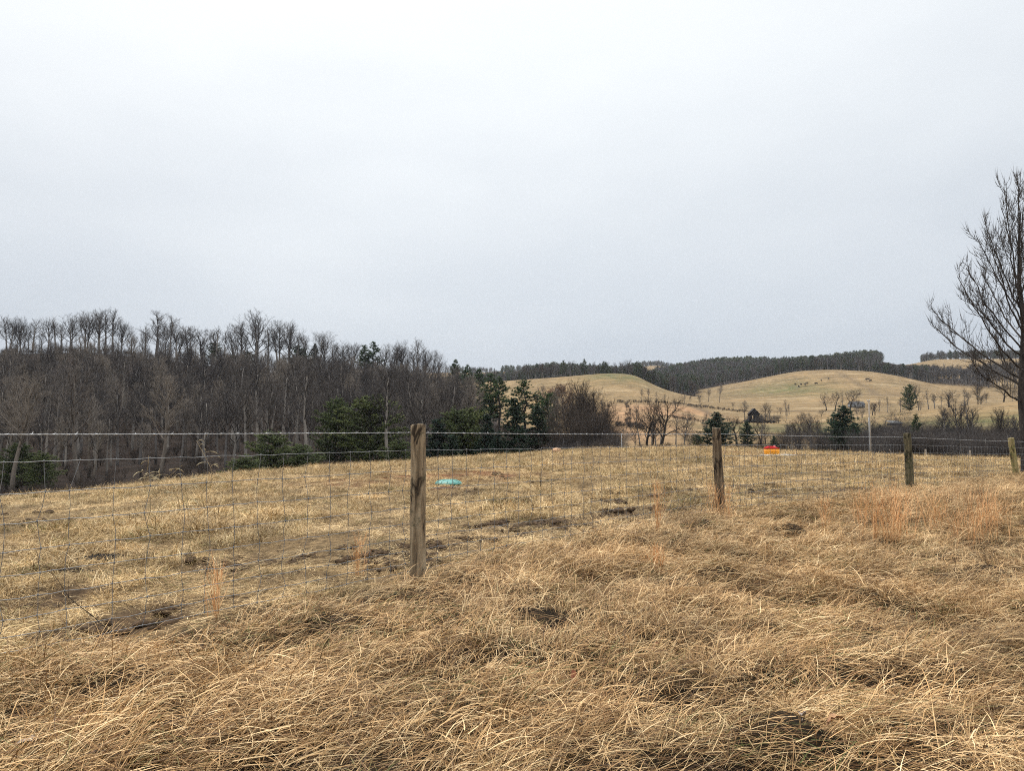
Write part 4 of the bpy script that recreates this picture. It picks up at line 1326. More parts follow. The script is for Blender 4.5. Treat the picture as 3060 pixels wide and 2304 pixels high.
def region(p0, p1, r0, r1, n):
    px = rng.uniform(p0, p1, n); r = np.sqrt(rng.uniform(r0 ** 2, r1 ** 2, n))
    ph, _ = ang(px, np.full(n, 1250.0))
    return r * np.sin(ph), r * np.cos(ph), r


def wood(name, regs, keys, hmin, hmax, label, cat='wood', sink=0.0, hf=None):
    X, Y = [], []
    for rgn in regs:
        a, b, _ = region(*rgn); X.append(a); Y.append(b)
    x = np.concatenate(X); y = np.concatenate(Y)
    protos = [joined(k, i) for k, i in keys]
    h = rng.uniform(hmin, hmax, len(x)) * (1 + .12 * np.clip(w_far(x, y), -1, 1))
    if hf: h = h * hf(np.hypot(x, y))
    scatter(name, np.stack([x, y, terrain(x, y) - sink], 1), np.stack([np.zeros(len(x)), np.zeros(len(x)), rng.uniform(0, 6.28, len(x))], 1), h, protos, label, cat)


dec = [('round', 0), ('round', 1), ('tall', 0), ('tall', 1), ('tall', 2), ('dark', 0)]
mixd = dec + [('pine', 0), ('pine', 1)]
ever = [('pine', 0), ('pine', 1), ('pine', 2), ('bushy', 0), ('round', 0)]
wood('ridge_wood', [(1380, 1560, 760, 1180, 700), (1560, 1900, 660, 1290, 2000)], mixd, 9, 14.5, 'grey brown leafless wood along the far ridge behind the left field')
wood('valley_wood', [(1878, 1960, 640, 900, 330), (1940, 2080, 650, 900, 520), (1960, 2140, 860, 1300, 900)], mixd, 11, 17, 'dark wood filling the cleft between the two far hills')
wood('hilltop_wood', [(2085, 2200, 850, 1300, 520), (2200, 2640, 830, 1310, 2600), (2640, 2790, 830, 990, 420)], mixd, 9, 14.5, 'dark mixed wood along the top behind the large bare hill')
wood('pine_wood', [(2010, 2640, 1230, 1340, 420), (1500, 1900, 1230, 1300, 100)], ever, 10, 16, 'dark pines mixed along the far skyline')
wood('slope_wood', [(2690, 2800, 820, 1000, 260), (2790, 2960, 840, 930, 130), (2940, 3120, 830, 1000, 140)], dec, 10, 15, 'thin grey wood on the slope right of the large hill')
wood('far_wood', [(2760, 3120, 1300, 1480, 420), (1330, 1480, 1290, 1400, 60), (1860, 2040, 1850, 2050, 260)], mixd, 10, 15, 'blue grey wood on the most distant hilltop')
wood('hillside_wood', [(-250, 1330, 118, 274, 520), (1000, 1400, 120, 230, 90)], [('tall', 1), ('tall', 3), ('slim', 0), ('slim', 1), ('slim', 2), ('pale', 0), ('pale', 1), ('round', 2)], 8.5, 14.5,
     'the rest of the leafless wood standing between the trees of the left hillside', hf=lambda r: 1 - .62 * sstep(205, 272, r))
wood('undergrowth', [(-250, 1450, 104, 289, 1900), (-250, 1000, 268, 289, 120), (1330, 1640, 98, 200, 250), (-100, 1650, 74, 100, 420)], [('shrub', 0), ('shrub', 1)], 1.0, 3.2,
     'brown leafless undergrowth filling the wooded hillside', 'undergrowth')
wood('brush', [(2570, 3150, 92, 140, 650), (2640, 3150, 84, 100, 300), (2650, 3150, 112, 146, 650), (2300, 2570, 100, 126, 50), (1640, 1840, 94, 125, 170), (2230, 2330, 322, 335, 25)], [('shrub', 0), ('shrub', 1), ('scrub', 0), ('scrub', 1), ('scrub', 2), ('slim', 0)], 1.2, 5.0,
     'dark leafless brush across the valley floor', 'brush')
wood('hedge', [(1845, 2100, 400, 409, 150), (2080, 2240, 414, 436, 130), (1990, 2235, 300, 308, 110), (1840, 1925, 196, 204, 60), (1868, 1885, 150, 390, 60), (1850, 2570, 96, 124, 330)], [('shrub', 0), ('shrub', 1), ('thicket', 0)], .6, 1.9,
     'dark scrubby hedge lines across the fields of the left hill', 'hedge')


# ------------------------------------------------------------------ wire fence
def post_mat(name, c0, c1, c2, moss, mossiness):
    m, nt, b = mat(name)
    V = objvec(nt)
    gr = noise(nt, mapping(nt, V, (1, 1, 0.10)), 26, 6, 0.65, 0.6)
    bl = noise(nt, mapping(nt, V, (1, 1, 0.35)), 7, 4, 0.6, 0.8)
    c = ramp(nt, gr, [(0.30, c0), (0.48, c1), (0.72, c2)])
    c = mix(nt, ramp(nt, bl, [(0.52, (0, 0, 0)), (0.60, (.92, .92, .92))]), c, tuple(v * .45 for v in c0))
    mo = noise(nt, V, 9, 5, 0.7)
    c = mix(nt, ramp(nt, mo, [(0.62 - mossiness, (0, 0, 0)), (0.74 - mossiness, (.85, .85, .85))]), c, moss)
    nt.links.new(c, b.inputs['Base Color'])
    b.inputs['Roughness'].default_value = 0.9
    bump(nt, b, gr, 0.7, 0.012)
    return m


PM = [post_mat('weathered_post', (0.045, 0.031, 0.020), (0.215, 0.158, 0.098), (0.38, 0.305, 0.205), (0.085, 0.075, 0.045), 0.07),
      post_mat('brown_post', (0.024, 0.017, 0.012), (0.115, 0.082, 0.052), (0.25, 0.19, 0.125), (0.06, 0.05, 0.03), 0.06),
      post_mat('mossy_post', (0.03, 0.025, 0.016), (0.10, 0.084, 0.050), (0.20, 0.165, 0.10), (0.042, 0.044, 0.020), 0.12),
      post_mat('lichen_post', (0.10, 0.075, 0.035), (0.27, 0.215, 0.10), (0.38, 0.31, 0.16), (0.17, 0.17, 0.055), 0.10)]
M['wire'] = simple('galvanised_wire', (0.22, 0.225, 0.23), (0.42, 0.425, 0.43), 30, 0.45, 0.5, metal=0.35)
M['staple'] = simple('steel_staple', (0.35, 0.35, 0.35), (0.6, 0.6, 0.6), 30, 0.4, 0.5, metal=0.7)

BARB_Z = [1.50, 1.50, 1.478, 1.386, 1.236, 1.10]
MESH_Z = [1.325, 1.333, 1.298, 1.205, 1.045, .90]
TOP_Z = [1.57, 1.573, 1.578, 1.485, 1.337, 1.2]
PRAD = [.07, .069, .072, .086, .084, .08]
TOPSH = [(0, 0), (-.02, .0), (-.035, .0), (-.03, .01), (-.115, .02), (0, 0)]

fence = empty('wire_fence', (POSTS[1][0], POSTS[1][1], float(terrain(*POSTS[1]))), 'farm fence of round wooden posts with woven wire and a barbed top strand', 'fence')
FO = fence.location


def post(i):
    x, y = POSTS[i]
    zb = float(terrain(x, y))
    q = np.random.default_rng(900 + i)
    g = Geo()
    n = 26; sides = 28
    H = TOP_Z[i] - zb
    a = np.arange(sides) / sides * 2 * PI
    zz = np.concatenate([[-.4], np.linspace(0, H - .012, n), [H - .003, H]])
    rad = PRAD[i]
    Ph = q.uniform(0, 6.28, 6)
    rings = []
    for z in zz:
        f = np.clip(z / H, 0, 1)
        lob = 1 + .035 * np.cos(2 * a + Ph[0] + z * .8) + .025 * np.cos(3 * a + Ph[1] - z) + .015 * np.cos(7 * a + Ph[2] + .4 * math.sin(z * 5)) + .012 * np.sin(13 * a + Ph[3])
        rr = rad * (1.06 - .08 * f) * lob
        if z >= H - .004: rr = rr * .95
        if z >= H: rr = rr * .93
        cx = TOPSH[i][0] * f + .006 * math.sin(3 * z + Ph[4]); cy = TOPSH[i][1] * f
        zt = z + (.010 * np.cos(a + Ph[5]) if z > H * .9 else 0)
        rings.append(np.stack([cx + rr * np.cos(a), cy + rr * np.sin(a), np.broadcast_to(zt, a.shape)], -1))
    Rg = np.array(rings); k = len(Rg)
    ii = np.arange(k - 1)[:, None] * sides; jj = np.arange(sides)[None, :]; j2 = (jj + 1) % sides
    f4 = np.stack([ii + jj, ii + j2, ii + sides + j2, ii + sides + jj], -1).reshape(-1, 4)
    V = np.vstack([Rg.reshape(-1, 3), Rg[-1].mean(0)])
    f3 = [((k - 1) * sides + s_, (k - 1) * sides + (s_ + 1) % sides, k * sides) for s_ in range(sides)]
    g.add(V, f3, f4)
    o = link('post', g.mesh('post', PM[{0: 0, 1: 0, 2: 1, 3: 2, 4: 3, 5: 0}[i]]), fence, (x - FO.x, y - FO.y, zb - FO.z), (0, 0, q.uniform(0, 6)))
    o.rotation_euler = (0, 0, 0)
    lab = {1: 'nearest weathered tan post', 2: 'dark brown streaked post', 3: 'dark mossy green post', 4: 'leaning yellowish lichened post'}.get(i)
    if lab: o['label'] = lab
    # staples holding the wires
    if i in (1, 2, 3, 4):
        sg = Geo()
        for zz_ in (BARB_Z[i], MESH_Z[i], MESH_Z[i] - .37):
            f = (zz_ - zb) / H
            sg.tube(np.array([[TOPSH[i][0] * f - .02, rad * .97, zz_ - zb - .012], [TOPSH[i][0] * f - .02, rad * 1.16, zz_ - zb], [TOPSH[i][0] * f - .02, rad * .97, zz_ - zb + .012]]), .003, 5)
        link('staple', sg.mesh('staple', M['staple']), o)


for i in (1, 2, 3, 4, 5):
    post(i)


def fence_point(i, t, z):
    (x0, y0), (x1, y1) = POSTS[i], POSTS[i + 1]
    L = math.hypot(x1 - x0, y1 - y0)
    nx, ny = -(y1 - y0) / L, (x1 - x0) / L
    off = .075
    return np.array([x0 + (x1 - x0) * t + nx * off - FO.x, y0 + (y1 - y0) * t + ny * off - FO.y, z - FO.z])


q = np.random.default_rng(31)
gb, gw = Geo(), Geo()
DROPS = [0, .19, .37, .535, .685, .82, .94, 1.045, 1.13]
for i in range(5):
    (x0, y0), (x1, y1) = POSTS[i], POSTS[i + 1]
    L = math.hypot(x1 - x0, y1 - y0)
    sag = lambda t: -.012 * 4 * t * (1 - t)
    tb = lambda t: BARB_Z[i] + (BARB_Z[i + 1] - BARB_Z[i]) * t + sag(t)
    tm = lambda t: MESH_Z[i] + (MESH_Z[i + 1] - MESH_Z[i]) * t + sag(t) * .6
    # barbed strand: two twisted wires and four-point barbs
    n = int(L / .035)
    tt = np.linspace(0, 1, n)
    for ph in (0, PI):
        pts = np.array([fence_point(i, t, tb(t)) + np.array([.0022 * math.cos(t * L * 70 + ph) * .5, .0, .0028 * math.sin(t * L * 70 + ph)]) for t in tt])
        gb.tube(pts, .0021 if i < 2 else .0028, 4, False)
    B0, B1 = [], []
    nb = int(L / .127)
    for j in range(nb):
        c = fence_point(i, (j + .5) / nb, tb((j + .5) / nb))
        for s_ in range(4):
            dv = nrm(q.normal(0, 1, 3)); B0.append(c - dv * .004); B1.append(c + dv * .024)
        gb.tube(np.array([c - np.array([.008, .006, 0]), c + np.array([.008, .006, 0])]), .0055, 5, True)
    gb.cones(np.array(B0), np.array(B1), .0026)
    # woven wire
    ns = int(round(L / .218))
    ts = (np.arange(ns) + .5) / ns
    wr = .0020 if i < 2 else .0027
    jit = np.array([[q.normal(0, .012), q.normal(0, .010), q.normal(0, .004)] for _ in range(ns * len(DROPS))]).reshape(ns, len(DROPS), 3)
    jit[:, 0] *= .3; jit[:, :, 2] *= .6
    kink = q.uniform(0, 1, ns) < .25
    node = np.zeros((ns, len(DROPS), 3))
    for j, t in enumerate(ts):
        for k_, dz in enumerate(DROPS):
            node[j, k_] = fence_point(i, t, tm(t) - dz) + jit[j, k_]
        if kink[j]:
            node[j, 1:, :] += (fence_point(i, .01, 0) - fence_point(i, 0, 0)) * q.normal(0, .6)
    for j in range(ns):
        pts = []
        for k_ in range(len(DROPS) - 1):
            a_, b_ = node[j, k_], node[j, k_ + 1]
            pts.append(a_); pts.append((a_ + b_) / 2 + q.normal(0, .004, 3))
        pts.append(node[j, -1])
        gw.tube(np.array(pts), wr, 4, False)
        for k_ in range(len(DROPS)):
            gw.tube(np.array([node[j, k_] - np.array([0, 0, .008]), node[j, k_] + np.array([0, 0, .008])]), wr * 2.2, 4, True)
    for k_, dz in enumerate(DROPS):
        row = [fence_point(i, 0, tm(0) - dz)] + [node[j, k_] for j in range(ns)] + [fence_point(i, 1, tm(1) - dz)]
        pts = []
        for a_, b_ in zip(row[:-1], row[1:]):
            pts += [a_, (a_ + b_) / 2 + np.array([0, 0, q.normal(-.003, .004)])]
        pts.append(row[-1])
        gw.tube(np.array(pts), wr * 1.15, 4, False)
link('barbed_wire', gb.mesh('barbed_wire', M['wire']), fence)
M['dull_wire'] = simple('weathered_wire', (0.10, 0.104, 0.108), (0.22, 0.225, 0.23), 30, 0.5, 0.5, metal=0.3)
link('woven_wire', gw.mesh('woven_wire', M['dull_wire']), fence)


# ------------------------------------------------------------------ things in the pasture
def lathe(g, prof, sides=32, tone=.5, mi=0):
    a = np.arange(sides) / sides * 2 * PI
    prof = np.asarray(prof, float); k = len(prof)
    V = np.stack([prof[:, 0:1] * np.cos(a), prof[:, 0:1] * np.sin(a), np.broadcast_to(prof[:, 1:2], (k, sides))], -1).reshape(-1, 3)
    i = np.arange(k - 1)[:, None] * sides; j = np.arange(sides)[None, :]; j2 = (j + 1) % sides
    g.add(V, None, np.stack([i + j, i + j2, i + sides + j2, i + sides + j], -1).reshape(-1, 4), tone, 0, mi)


# teal riser lid on the clay
M['teal'] = simple('teal_plastic', (0.040, 0.175, 0.155), (0.085, 0.27, 0.235), 9, 0.5, 0.4, bmp=.1)
M['teal_dark'] = simple('dark_teal_plastic', (0.02, 0.10, 0.09), (0.05, 0.20, 0.17), 9, 0.6)
M['mudclod'] = simple('dark_wet_soil', (0.012, 0.009, 0.007), (0.045, 0.03, 0.02), 12, 0.9, bmp=.5)
p = ground(1340, 1451)
D = (p - Vector((0, 0, EYE))).length
rl = 40 / F * D
lid = empty('riser_lid', p, 'domed teal plastic lid set in the red clay of the pasture', 'lid')
g = Geo()
lathe(g, [(rl, .045), (rl * .985, .062), (rl * .93, .080), (rl * .80, .104), (rl * .6, .126), (rl * .35, .140), (rl * .12, .146), (.001, .147)], 40)
link('dome', g.mesh('dome', M['teal'], True), lid)
g = Geo()
for i in range(12):
    a = i * PI / 6
    g.tube(np.array([[rl * f * math.cos(a), rl * f * math.sin(a), z + .001] for f, z in ((.30, .142), (.6, .126), (.8, .104), (.93, .080))]), .009, 5)
link('rib', g.mesh('rib', M['teal'], True), lid)
g = Geo()
lathe(g, [(rl * .90, -.1), (rl * .90, .05), (rl * 1.01, .048), (rl * 1.02, .028), (rl * .92, .022)], 40)
link('collar', g.mesh('collar', M['teal_dark'], True), lid)


def clods(name, p, ax, ay, h, n, material, label, cat, seed):
    """a low heap of lumpy soil as one mesh"""
    q = np.random.default_rng(seed); g = Geo()
    for i in range(n):
        a = q.uniform(0, 6.28); rr = math.sqrt(q.uniform(0, 1))
        c = np.array([ax * rr * math.cos(a), ay * rr * math.sin(a), 0])
        s_ = q.uniform(.5, 1) * h * (1.15 - .7 * rr)
        m = 7; k = 5
        th = np.linspace(0, PI, k)[:, None]; az = np.arange(m)[None, :] / m * 2 * PI
        rad = s_ * (1 + q.normal(0, .18, (k, m)))
        V = np.stack([1.5 * rad * np.sin(th) * np.cos(az), 1.5 * rad * np.sin(th) * np.sin(az), rad * np.cos(th) + 0 * az], -1)
        ii = np.arange(k - 1)[:, None] * m; jj = np.arange(m)[None, :]
        f = np.stack([ii + jj, ii + (jj + 1) % m, ii + m + (jj + 1) % m, ii + m + jj], -1).reshape(-1, 4)
        V = V.reshape(-1, 3) + c
        V[:, 2] += terrain(V[:, 0] + p.x, V[:, 1] + p.y) - p.z
        g.add(V, None, f)
    o = link(name, g.mesh(name, material), None, p)
    return tag(o, label, cat)


M['blackclod'] = simple('black_hole_soil', (0.004, 0.003, 0.0025), (0.012, 0.009, 0.007), 12, 0.9)
p = ground(288, 1672)
clods('clod_heap', p, .20, .22, .05, 90, M['blackclod'], 'near-black clods standing in for a dark hole in the pasture at the left', 'soil heap', 1)  # clods coloured near black in place of the shaded inside of a hole
p = ground(350, 1664)
clods('clod_heap', p, .2, .07, .03, 40, M['blackclod'], 'thin trail of dark soil right of the black hole', 'soil heap', 2)
p = ground(232, 1710)
clods('clod_heap', p, .32, .08, .03, 50, M['blackclod'], 'narrow line of dark soil below the black hole', 'soil heap', 3)
p = ground(235, 1479)
clods('clod_heap', p, .12, .08, .05, 8, M['mudclod'], 'small dark lump near the pasture crest at the left', 'soil heap', 4)
p = ground(1295, 1487)
clods('clod_heap', p, .7, .25, .05, 60, simple('brown_clods', (0.035, 0.022, 0.014), (0.12, 0.075, 0.045), 8, .95), 'dark brown soil clods turned up in front of the teal lid', 'soil heap', 5)
p = ground(1340, 1462)
clods('clod_heap', p, .55, .18, .06, 50, simple('red_clods', (0.07, 0.035, 0.02), (0.20, 0.10, 0.055), 8, .95), 'reddish clods heaped around the rim of the teal lid', 'soil heap', 6)
for px, py, wd, lab in [(1520, 1572, .55, 'dark muddy rut left of the broad one between first and second posts'), (2030, 1545, .45, 'dark churned mud just left of the second fence post'), (1900, 1555, .5, 'broad churned mud patch between the first and second posts')]:
    p = ground(px, py)
    clods('mud_patch', p, wd, .16, .022, 60, M['mudclod'], lab, 'mud patch', px)

# cattle waterer
M['orange'] = simple('orange_plastic', (0.72, 0.27, 0.010), (0.80, 0.32, 0.015), 3, 0.4, 0.4)
M['redlid'] = simple('red_plastic', (0.27, 0.005, 0.008), (0.36, 0.010, 0.014), 4, 0.75, 0.1)
M['ball'] = simple('red_ball', (0.62, 0.05, 0.05), (0.70, 0.12, 0.11), 4, 0.35, 0.5)
M['concrete'] = simple('pale_concrete', (0.44, 0.43, 0.41), (0.60, 0.59, 0.57), 6, 0.9)
p = ground(2306, 1362)
D = (p - Vector((0, 0, EYE))).length
px1 = D / F
W, Dp, Hh = 40 * px1, 40 * px1 * .62, 15.5 * px1
wat = empty('cattle_waterer', p + Vector((0, 0, .06)), 'orange plastic cattle waterer with a red sloping lid on a concrete pad', 'waterer', None, R(8))


def rounded(w, d, rc, n=5):
    out = []
    for cx, cy, a0 in ((w / 2 - rc, d / 2 - rc, 0), (-w / 2 + rc, d / 2 - rc, PI / 2), (-w / 2 + rc, -d / 2 + rc, PI), (w / 2 - rc, -d / 2 + rc, 1.5 * PI)):
        for i in range(n):
            a = a0 + i / (n - 1) * PI / 2
            out.append((cx + rc * math.cos(a), cy + rc * math.sin(a)))
    return np.array(out)


def loft(g, rings, capb=True, capt=True):
    k = len(rings); m = len(rings[0])
    V = np.vstack(rings)
    i = np.arange(k - 1)[:, None] * m; j = np.arange(m)[None, :]; j2 = (j + 1) % m
    f3 = []
    n = len(V)
    ex = []
    if capb:
        ex.append(rings[0].mean(0)); f3 += [(n, (s_ + 1) % m, s_) for s_ in range(m)]; n += 1
    if capt:
        ex.append(rings[-1].mean(0)); f3 += [(n, (k - 1) * m + s_, (k - 1) * m + (s_ + 1) % m) for s_ in range(m)]
    if ex: V = np.vstack([V] + [np.array(ex)])
    g.add(V, f3, np.stack([i + j, i + j2, i + m + j2, i + m + j], -1).reshape(-1, 4))


def ring(w, d, rc, z):
    o_ = rounded(w, d, rc)
    return np.column_stack([o_, np.full(len(o_), z)])


g = Geo()
loft(g, [ring(W * .95, Dp * .95, .09, 0), ring(W, Dp, .10, .03), ring(W * .99, Dp * .99, .10, Hh * .5), ring(W * 1.0, Dp, .10, Hh), ring(W * .9, Dp * .9, .08, Hh + .005)])
link('tank', g.mesh('tank', M['orange'], False), wat)
g = Geo()
for xx in (-W * .08, W * .12):
    loft(g, [ring(.035, .02, .008, .05) + np.array([xx, -Dp / 2 - .004, 0]), ring(.035, .02, .008, Hh * .9) + np.array([xx, -Dp / 2 - .004, 0])])
link('rib', g.mesh('rib', M['orange']), wat)
g = Geo()
hi = 6.8 * px1
r0 = ring(W * 1.02, Dp * 1.02, .10, Hh + .008); r1 = ring(W * 1.02, Dp * 1.02, .10, Hh + .05)
r2 = ring(W * .9, Dp * .85, .09, Hh + .05); r2[:, 2] += hi * .55 * np.clip(1 - np.abs((r2[:, 0] + W * .10) / (W * .5)), 0, 1)
r3 = ring(W * .35, Dp * .45, .05, Hh + .05) + np.array([-W * .12, 0, hi * .75])
loft(g, [r0, r1, r2, r3])
link('lid', g.mesh('lid', M['redlid']), wat)
g = Geo()
th = np.linspace(0, PI, 10)
br = Dp * .24
lathe(g, np.stack([br * np.sin(th) + 1e-4, br * .8 * np.cos(th)], 1)[::-1], 20)
b = link('float_ball', g.mesh('float_ball', M['ball'], True), wat, (W * .20, -.02, Hh + .07))
g = Geo()
loft(g, [ring(W * 2.3, Dp * 2.2, .05, -.25), ring(W * 2.3, Dp * 2.2, .05, .05), ring(W * 2.26, Dp * 2.14, .05, .062)])
pad = link('concrete_pad', g.mesh('concrete_pad', M['concrete']), None, p + Vector((.25, .1, -.004)), (0, 0, R(8)))
tag(pad, 'pale concrete pad in the clay under the orange waterer', 'pad')

# log and grey rock on the crest
M['cutwood'] = simple('fresh_cut_wood', (0.48, 0.25, 0.13), (0.68, 0.46, 0.29), 8, .9)
M['rock'] = simple('grey_rock', (0.28, 0.27, 0.26), (0.45, 0.43, 0.41), 6, .9, bmp=.3)
p = ground(1664, 1354); D = (p - Vector((0, 0, EYE))).length
lg = empty('cut_log', p, 'short orange tan cut log lying on the crest of the pasture', 'log', None, R(25))
g = Geo(); rr = 8 * D / F
g.tube(np.array([[0, -.25, rr * .9], [0, -.1, rr], [0, .15, rr], [0, .3, rr * .95]]), [rr * 1.05, rr, rr * .96, rr * .9], 16)
link('bark', g.mesh('bark', M['cutwood'], False), lg)
g = Geo(); a = np.arange(16) / 16 * 2 * PI
for s_ in range(3):
    f = (1, .66, .33)[s_]
    g.tube(np.array([[rr * f * .98 * math.cos(t), -.253, rr * .9 + rr * f * .98 * math.sin(t)] for t in np.append(a, 0)]), rr * .10, 4, False)
link('growth_ring', g.mesh('growth_ring', simple('pale_rings', (0.62, 0.42, 0.26), (0.75, 0.55, 0.36), 8, .9)), lg)
clods('rock', ground(1652, 1355), .04, .03, .11, 4, M['rock'], 'small grey rock against the left of the cut log', 'rock', 9)

# utility pole
M['pole'] = simple('grey_pole_wood', (0.20, 0.165, 0.13), (0.36, 0.31, 0.26), 3, .9, stretch=(4, 4, .3))
M['conduit'] = simple('pale_conduit', (0.34, 0.35, 0.36), (0.46, 0.47, 0.48), 3, .5)
r_ = 92.0
p = spot(2599, r_)
ztop = height_to(2598, 1197, r_) - p.z
pole = empty('utility_pole', p, 'grey wooden utility pole with a pale conduit, beyond the pasture crest', 'utility pole')
g = Geo(); g.tube(np.array([[0, 0, -1], [0, 0, 0], [-.02, 0, ztop * .5], [-.05, 0, ztop]]), [.14, .13, .10, .07], 10)
link('shaft', g.mesh('shaft', M['pole']), pole)
g = Geo(); g.tube(np.array([[-.15, -.08, -.5], [-.14, -.08, ztop * .5], [-.13, -.08, ztop * .74]]), .04, 8)
link('conduit', g.mesh('conduit', M['conduit']), pole)
g = Geo()
for dx in (-.12, .1):
    g.tube(np.array([[dx - .05, 0, ztop - .12], [dx - .05, 0, ztop - .02], [dx - .05, 0, ztop + .1]]), [.035, .06, .03], 8)
link('insulator', g.mesh('insulator', M['conduit']), pole)

# far fence posts beyond the crest
for px, yt, yb, r_, lab in [(2895, 1346, 1376, 62, 'short grey fence post beyond the crest between the last two posts'), (2763, 1343, 1370, 62, 'short pale fence post beyond the crest right of the mossy post'),
                            (1857, 1296, 1345, 60, 'thin grey metal stake on the crest left of the twin bare trees'), (2660, 1343, 1364, 56, 'leaning pale stick on the crest right of the utility pole')]:
    p = spot(px, r_); zt = height_to(px, yt, r_) - p.z
    g = Geo(); th = .07 if px > 2700 else (.03 if px == 1857 else .025)
    lean = .35 if px == 2660 else .02
    g.tube(np.array([[lean * .6, 0, -.3], [lean * .3, 0, zt * .3], [-lean * .3, 0, zt * .95], [-lean * .32, 0, zt]]), [th, th, th * .95, th * .8], 9)
    o = link('stake' if px in (1857, 2660) else 'fence_post', g.mesh('stake', M['conduit'] if px == 1857 else M['pole']), None, p)
    tag(o, lab, 'stake' if px in (1857, 2660) else 'fence post')


# ------------------------------------------------------------------ ruined house, house, shed and cattle
M['char'] = simple('charred_boards', (0.006, 0.006, 0.007), (0.022, 0.020, 0.020), 4, .9, stretch=(1, 1, .2))
M['char2'] = simple('dark_roofing', (0.010, 0.010, 0.012), (0.03, 0.028, 0.03), 3, .8)
M['ash'] = simple('ash_debris', (0.02, 0.02, 0.02), (0.20, 0.19, 0.19), 1.5, .9)


def gable(g, w, d, h, rise, holes=()):
    """gable walled shell; front wall split round the holes (x0,x1,z0,z1)"""
    t = .15
    g.box((-w / 2, 0, h / 2), (t, d, h)); g.box((w / 2, 0, h / 2), (t, d, h))
    for s_ in (-1, 1):
        y0 = s_ * d / 2
        if s_ == -1 and holes:
            x0, x1, z0, z1 = holes[0]
            xl, xr = -w / 2 + t / 2, w / 2 - t / 2
            g.box(((xl + x0) / 2, y0, h / 2), (x0 - xl, t, h)); g.box(((x1 + xr) / 2, y0, h / 2), (xr - x1, t, h))
            g.box(((x0 + x1) / 2, y0, z0 / 2), (x1 - x0, t, z0)); g.box(((x0 + x1) / 2, y0, (z1 + h) / 2), (x1 - x0, t, h - z1))
        elif s_ == 1 and holes:
            x0, x1, z0, z1 = holes[0]; x0 -= .3; x1 += .5; z1 += .2
            xl, xr = -w / 2 + t / 2, w / 2 - t / 2
            g.box(((xl + x0) / 2, y0, h / 2), (x0 - xl, t, h)); g.box(((x1 + xr) / 2, y0, h / 2), (xr - x1, t, h))
            g.box(((x0 + x1) / 2, y0, z0 / 2), (x1 - x0, t, z0)); g.box(((x0 + x1) / 2, y0, (z1 + h) / 2), (x1 - x0, t, h - z1))
        else:
            g.box((0, y0, h / 2), (w - t, t, h))
        V = [(-w / 2 + .08, y0 - t / 2, h), (w / 2 - .08, y0 - t / 2, h), (0, y0 - t / 2, h + rise), (-w / 2 + .08, y0 + t / 2, h), (w / 2 - .08, y0 + t / 2, h), (0, y0 + t / 2, h + rise)]
        g.add(V, [(0, 1, 2), (3, 5, 4)], [(0, 3, 4, 1), (1, 4, 5, 2), (2, 5, 3, 0)])


def roof(g, w, d, h, rise, over=.35, t=.12):
    for s_ in (-1, 1):
        L = math.hypot(w / 2, rise); an = math.atan2(rise, w / 2)
        m = Matrix.Rotation(s_ * an, 4, 'Y')
        c = (s_ * (w / 4 + over * .5 * math.cos(an)), 0, h + rise / 2 + .08 - over * .5 * math.sin(an))
        g.box(c, (L + over, d + 2 * over, t), M4=m)


r_ = 328.0
p = spot(2252, r_); sc = r_ / F
ruin = empty('ruined_house', p + Vector((0, 0, -.1)), 'burnt black ruined house with a gable and an open window on the green mound', 'house', None, R(-6))
w_, d_, h_, ri = 26 * sc, 30 * sc * .8, 20 * sc, 14 * sc
g = Geo(); gable(g, w_, d_, h_ + .9, ri, [(-w_ * .24, -w_ * .08, h_ * .55, h_ * 1.02)])
link('wall', g.mesh('wall', M['char']), ruin)
g = Geo(); roof(g, w_, d_, h_ + .9, ri, .5)
link('roof', g.mesh('roof', M['char2']), ruin)
g = Geo(); q = np.random.default_rng(5)
for i in range(70):
    s_ = q.uniform(.3, 1.6)
    g.box((q.normal(.8, 3.2), -d_ / 2 - q.uniform(.3, 2.6), q.uniform(0, 1.5) * q.uniform(.3, 1)), (s_ * 1.6, s_ * .5, .15 + .25 * q.uniform()), M4=Matrix.Rotation(q.uniform(-.8, .8), 4, 'Y') @ Matrix.Rotation(q.uniform(0, 6), 4, 'Z'))
for i in range(9):
    x = q.uniform(-4, 5); g.tube(np.array([[x, -d_ / 2 - q.uniform(.3, 1.5), 0], [x + q.normal(0, .8), -d_ / 2 - 1, q.uniform(1.2, 3)]]), .12, 5)
link('fallen_timber', g.mesh('fallen_timber', M['char']), ruin)
g = Geo()
g.box((w_ * .62, -d_ * .1, h_ * .35), (w_ * .5, d_ * .7, h_ * .7)); g.box((-w_ * .55, -d_ * .1, h_ * .3), (w_ * .35, d_ * .6, h_ * .6))
link('lean_to', g.mesh('lean_to', M['char2']), ruin)
g = Geo()
for i in range(14):
    g.box((q.normal(.3, 2.2), -d_ / 2 - q.uniform(1.2, 2.9), q.uniform(.5, 1.4)), (q.uniform(.3, 1.2), .3, .06), M4=Matrix.Rotation(q.uniform(-.5, .5), 4, 'Y') @ Matrix.Rotation(q.uniform(0, 6), 4, 'Z'))
link('sheet_metal', g.mesh('sheet_metal', M['ash']), ruin)

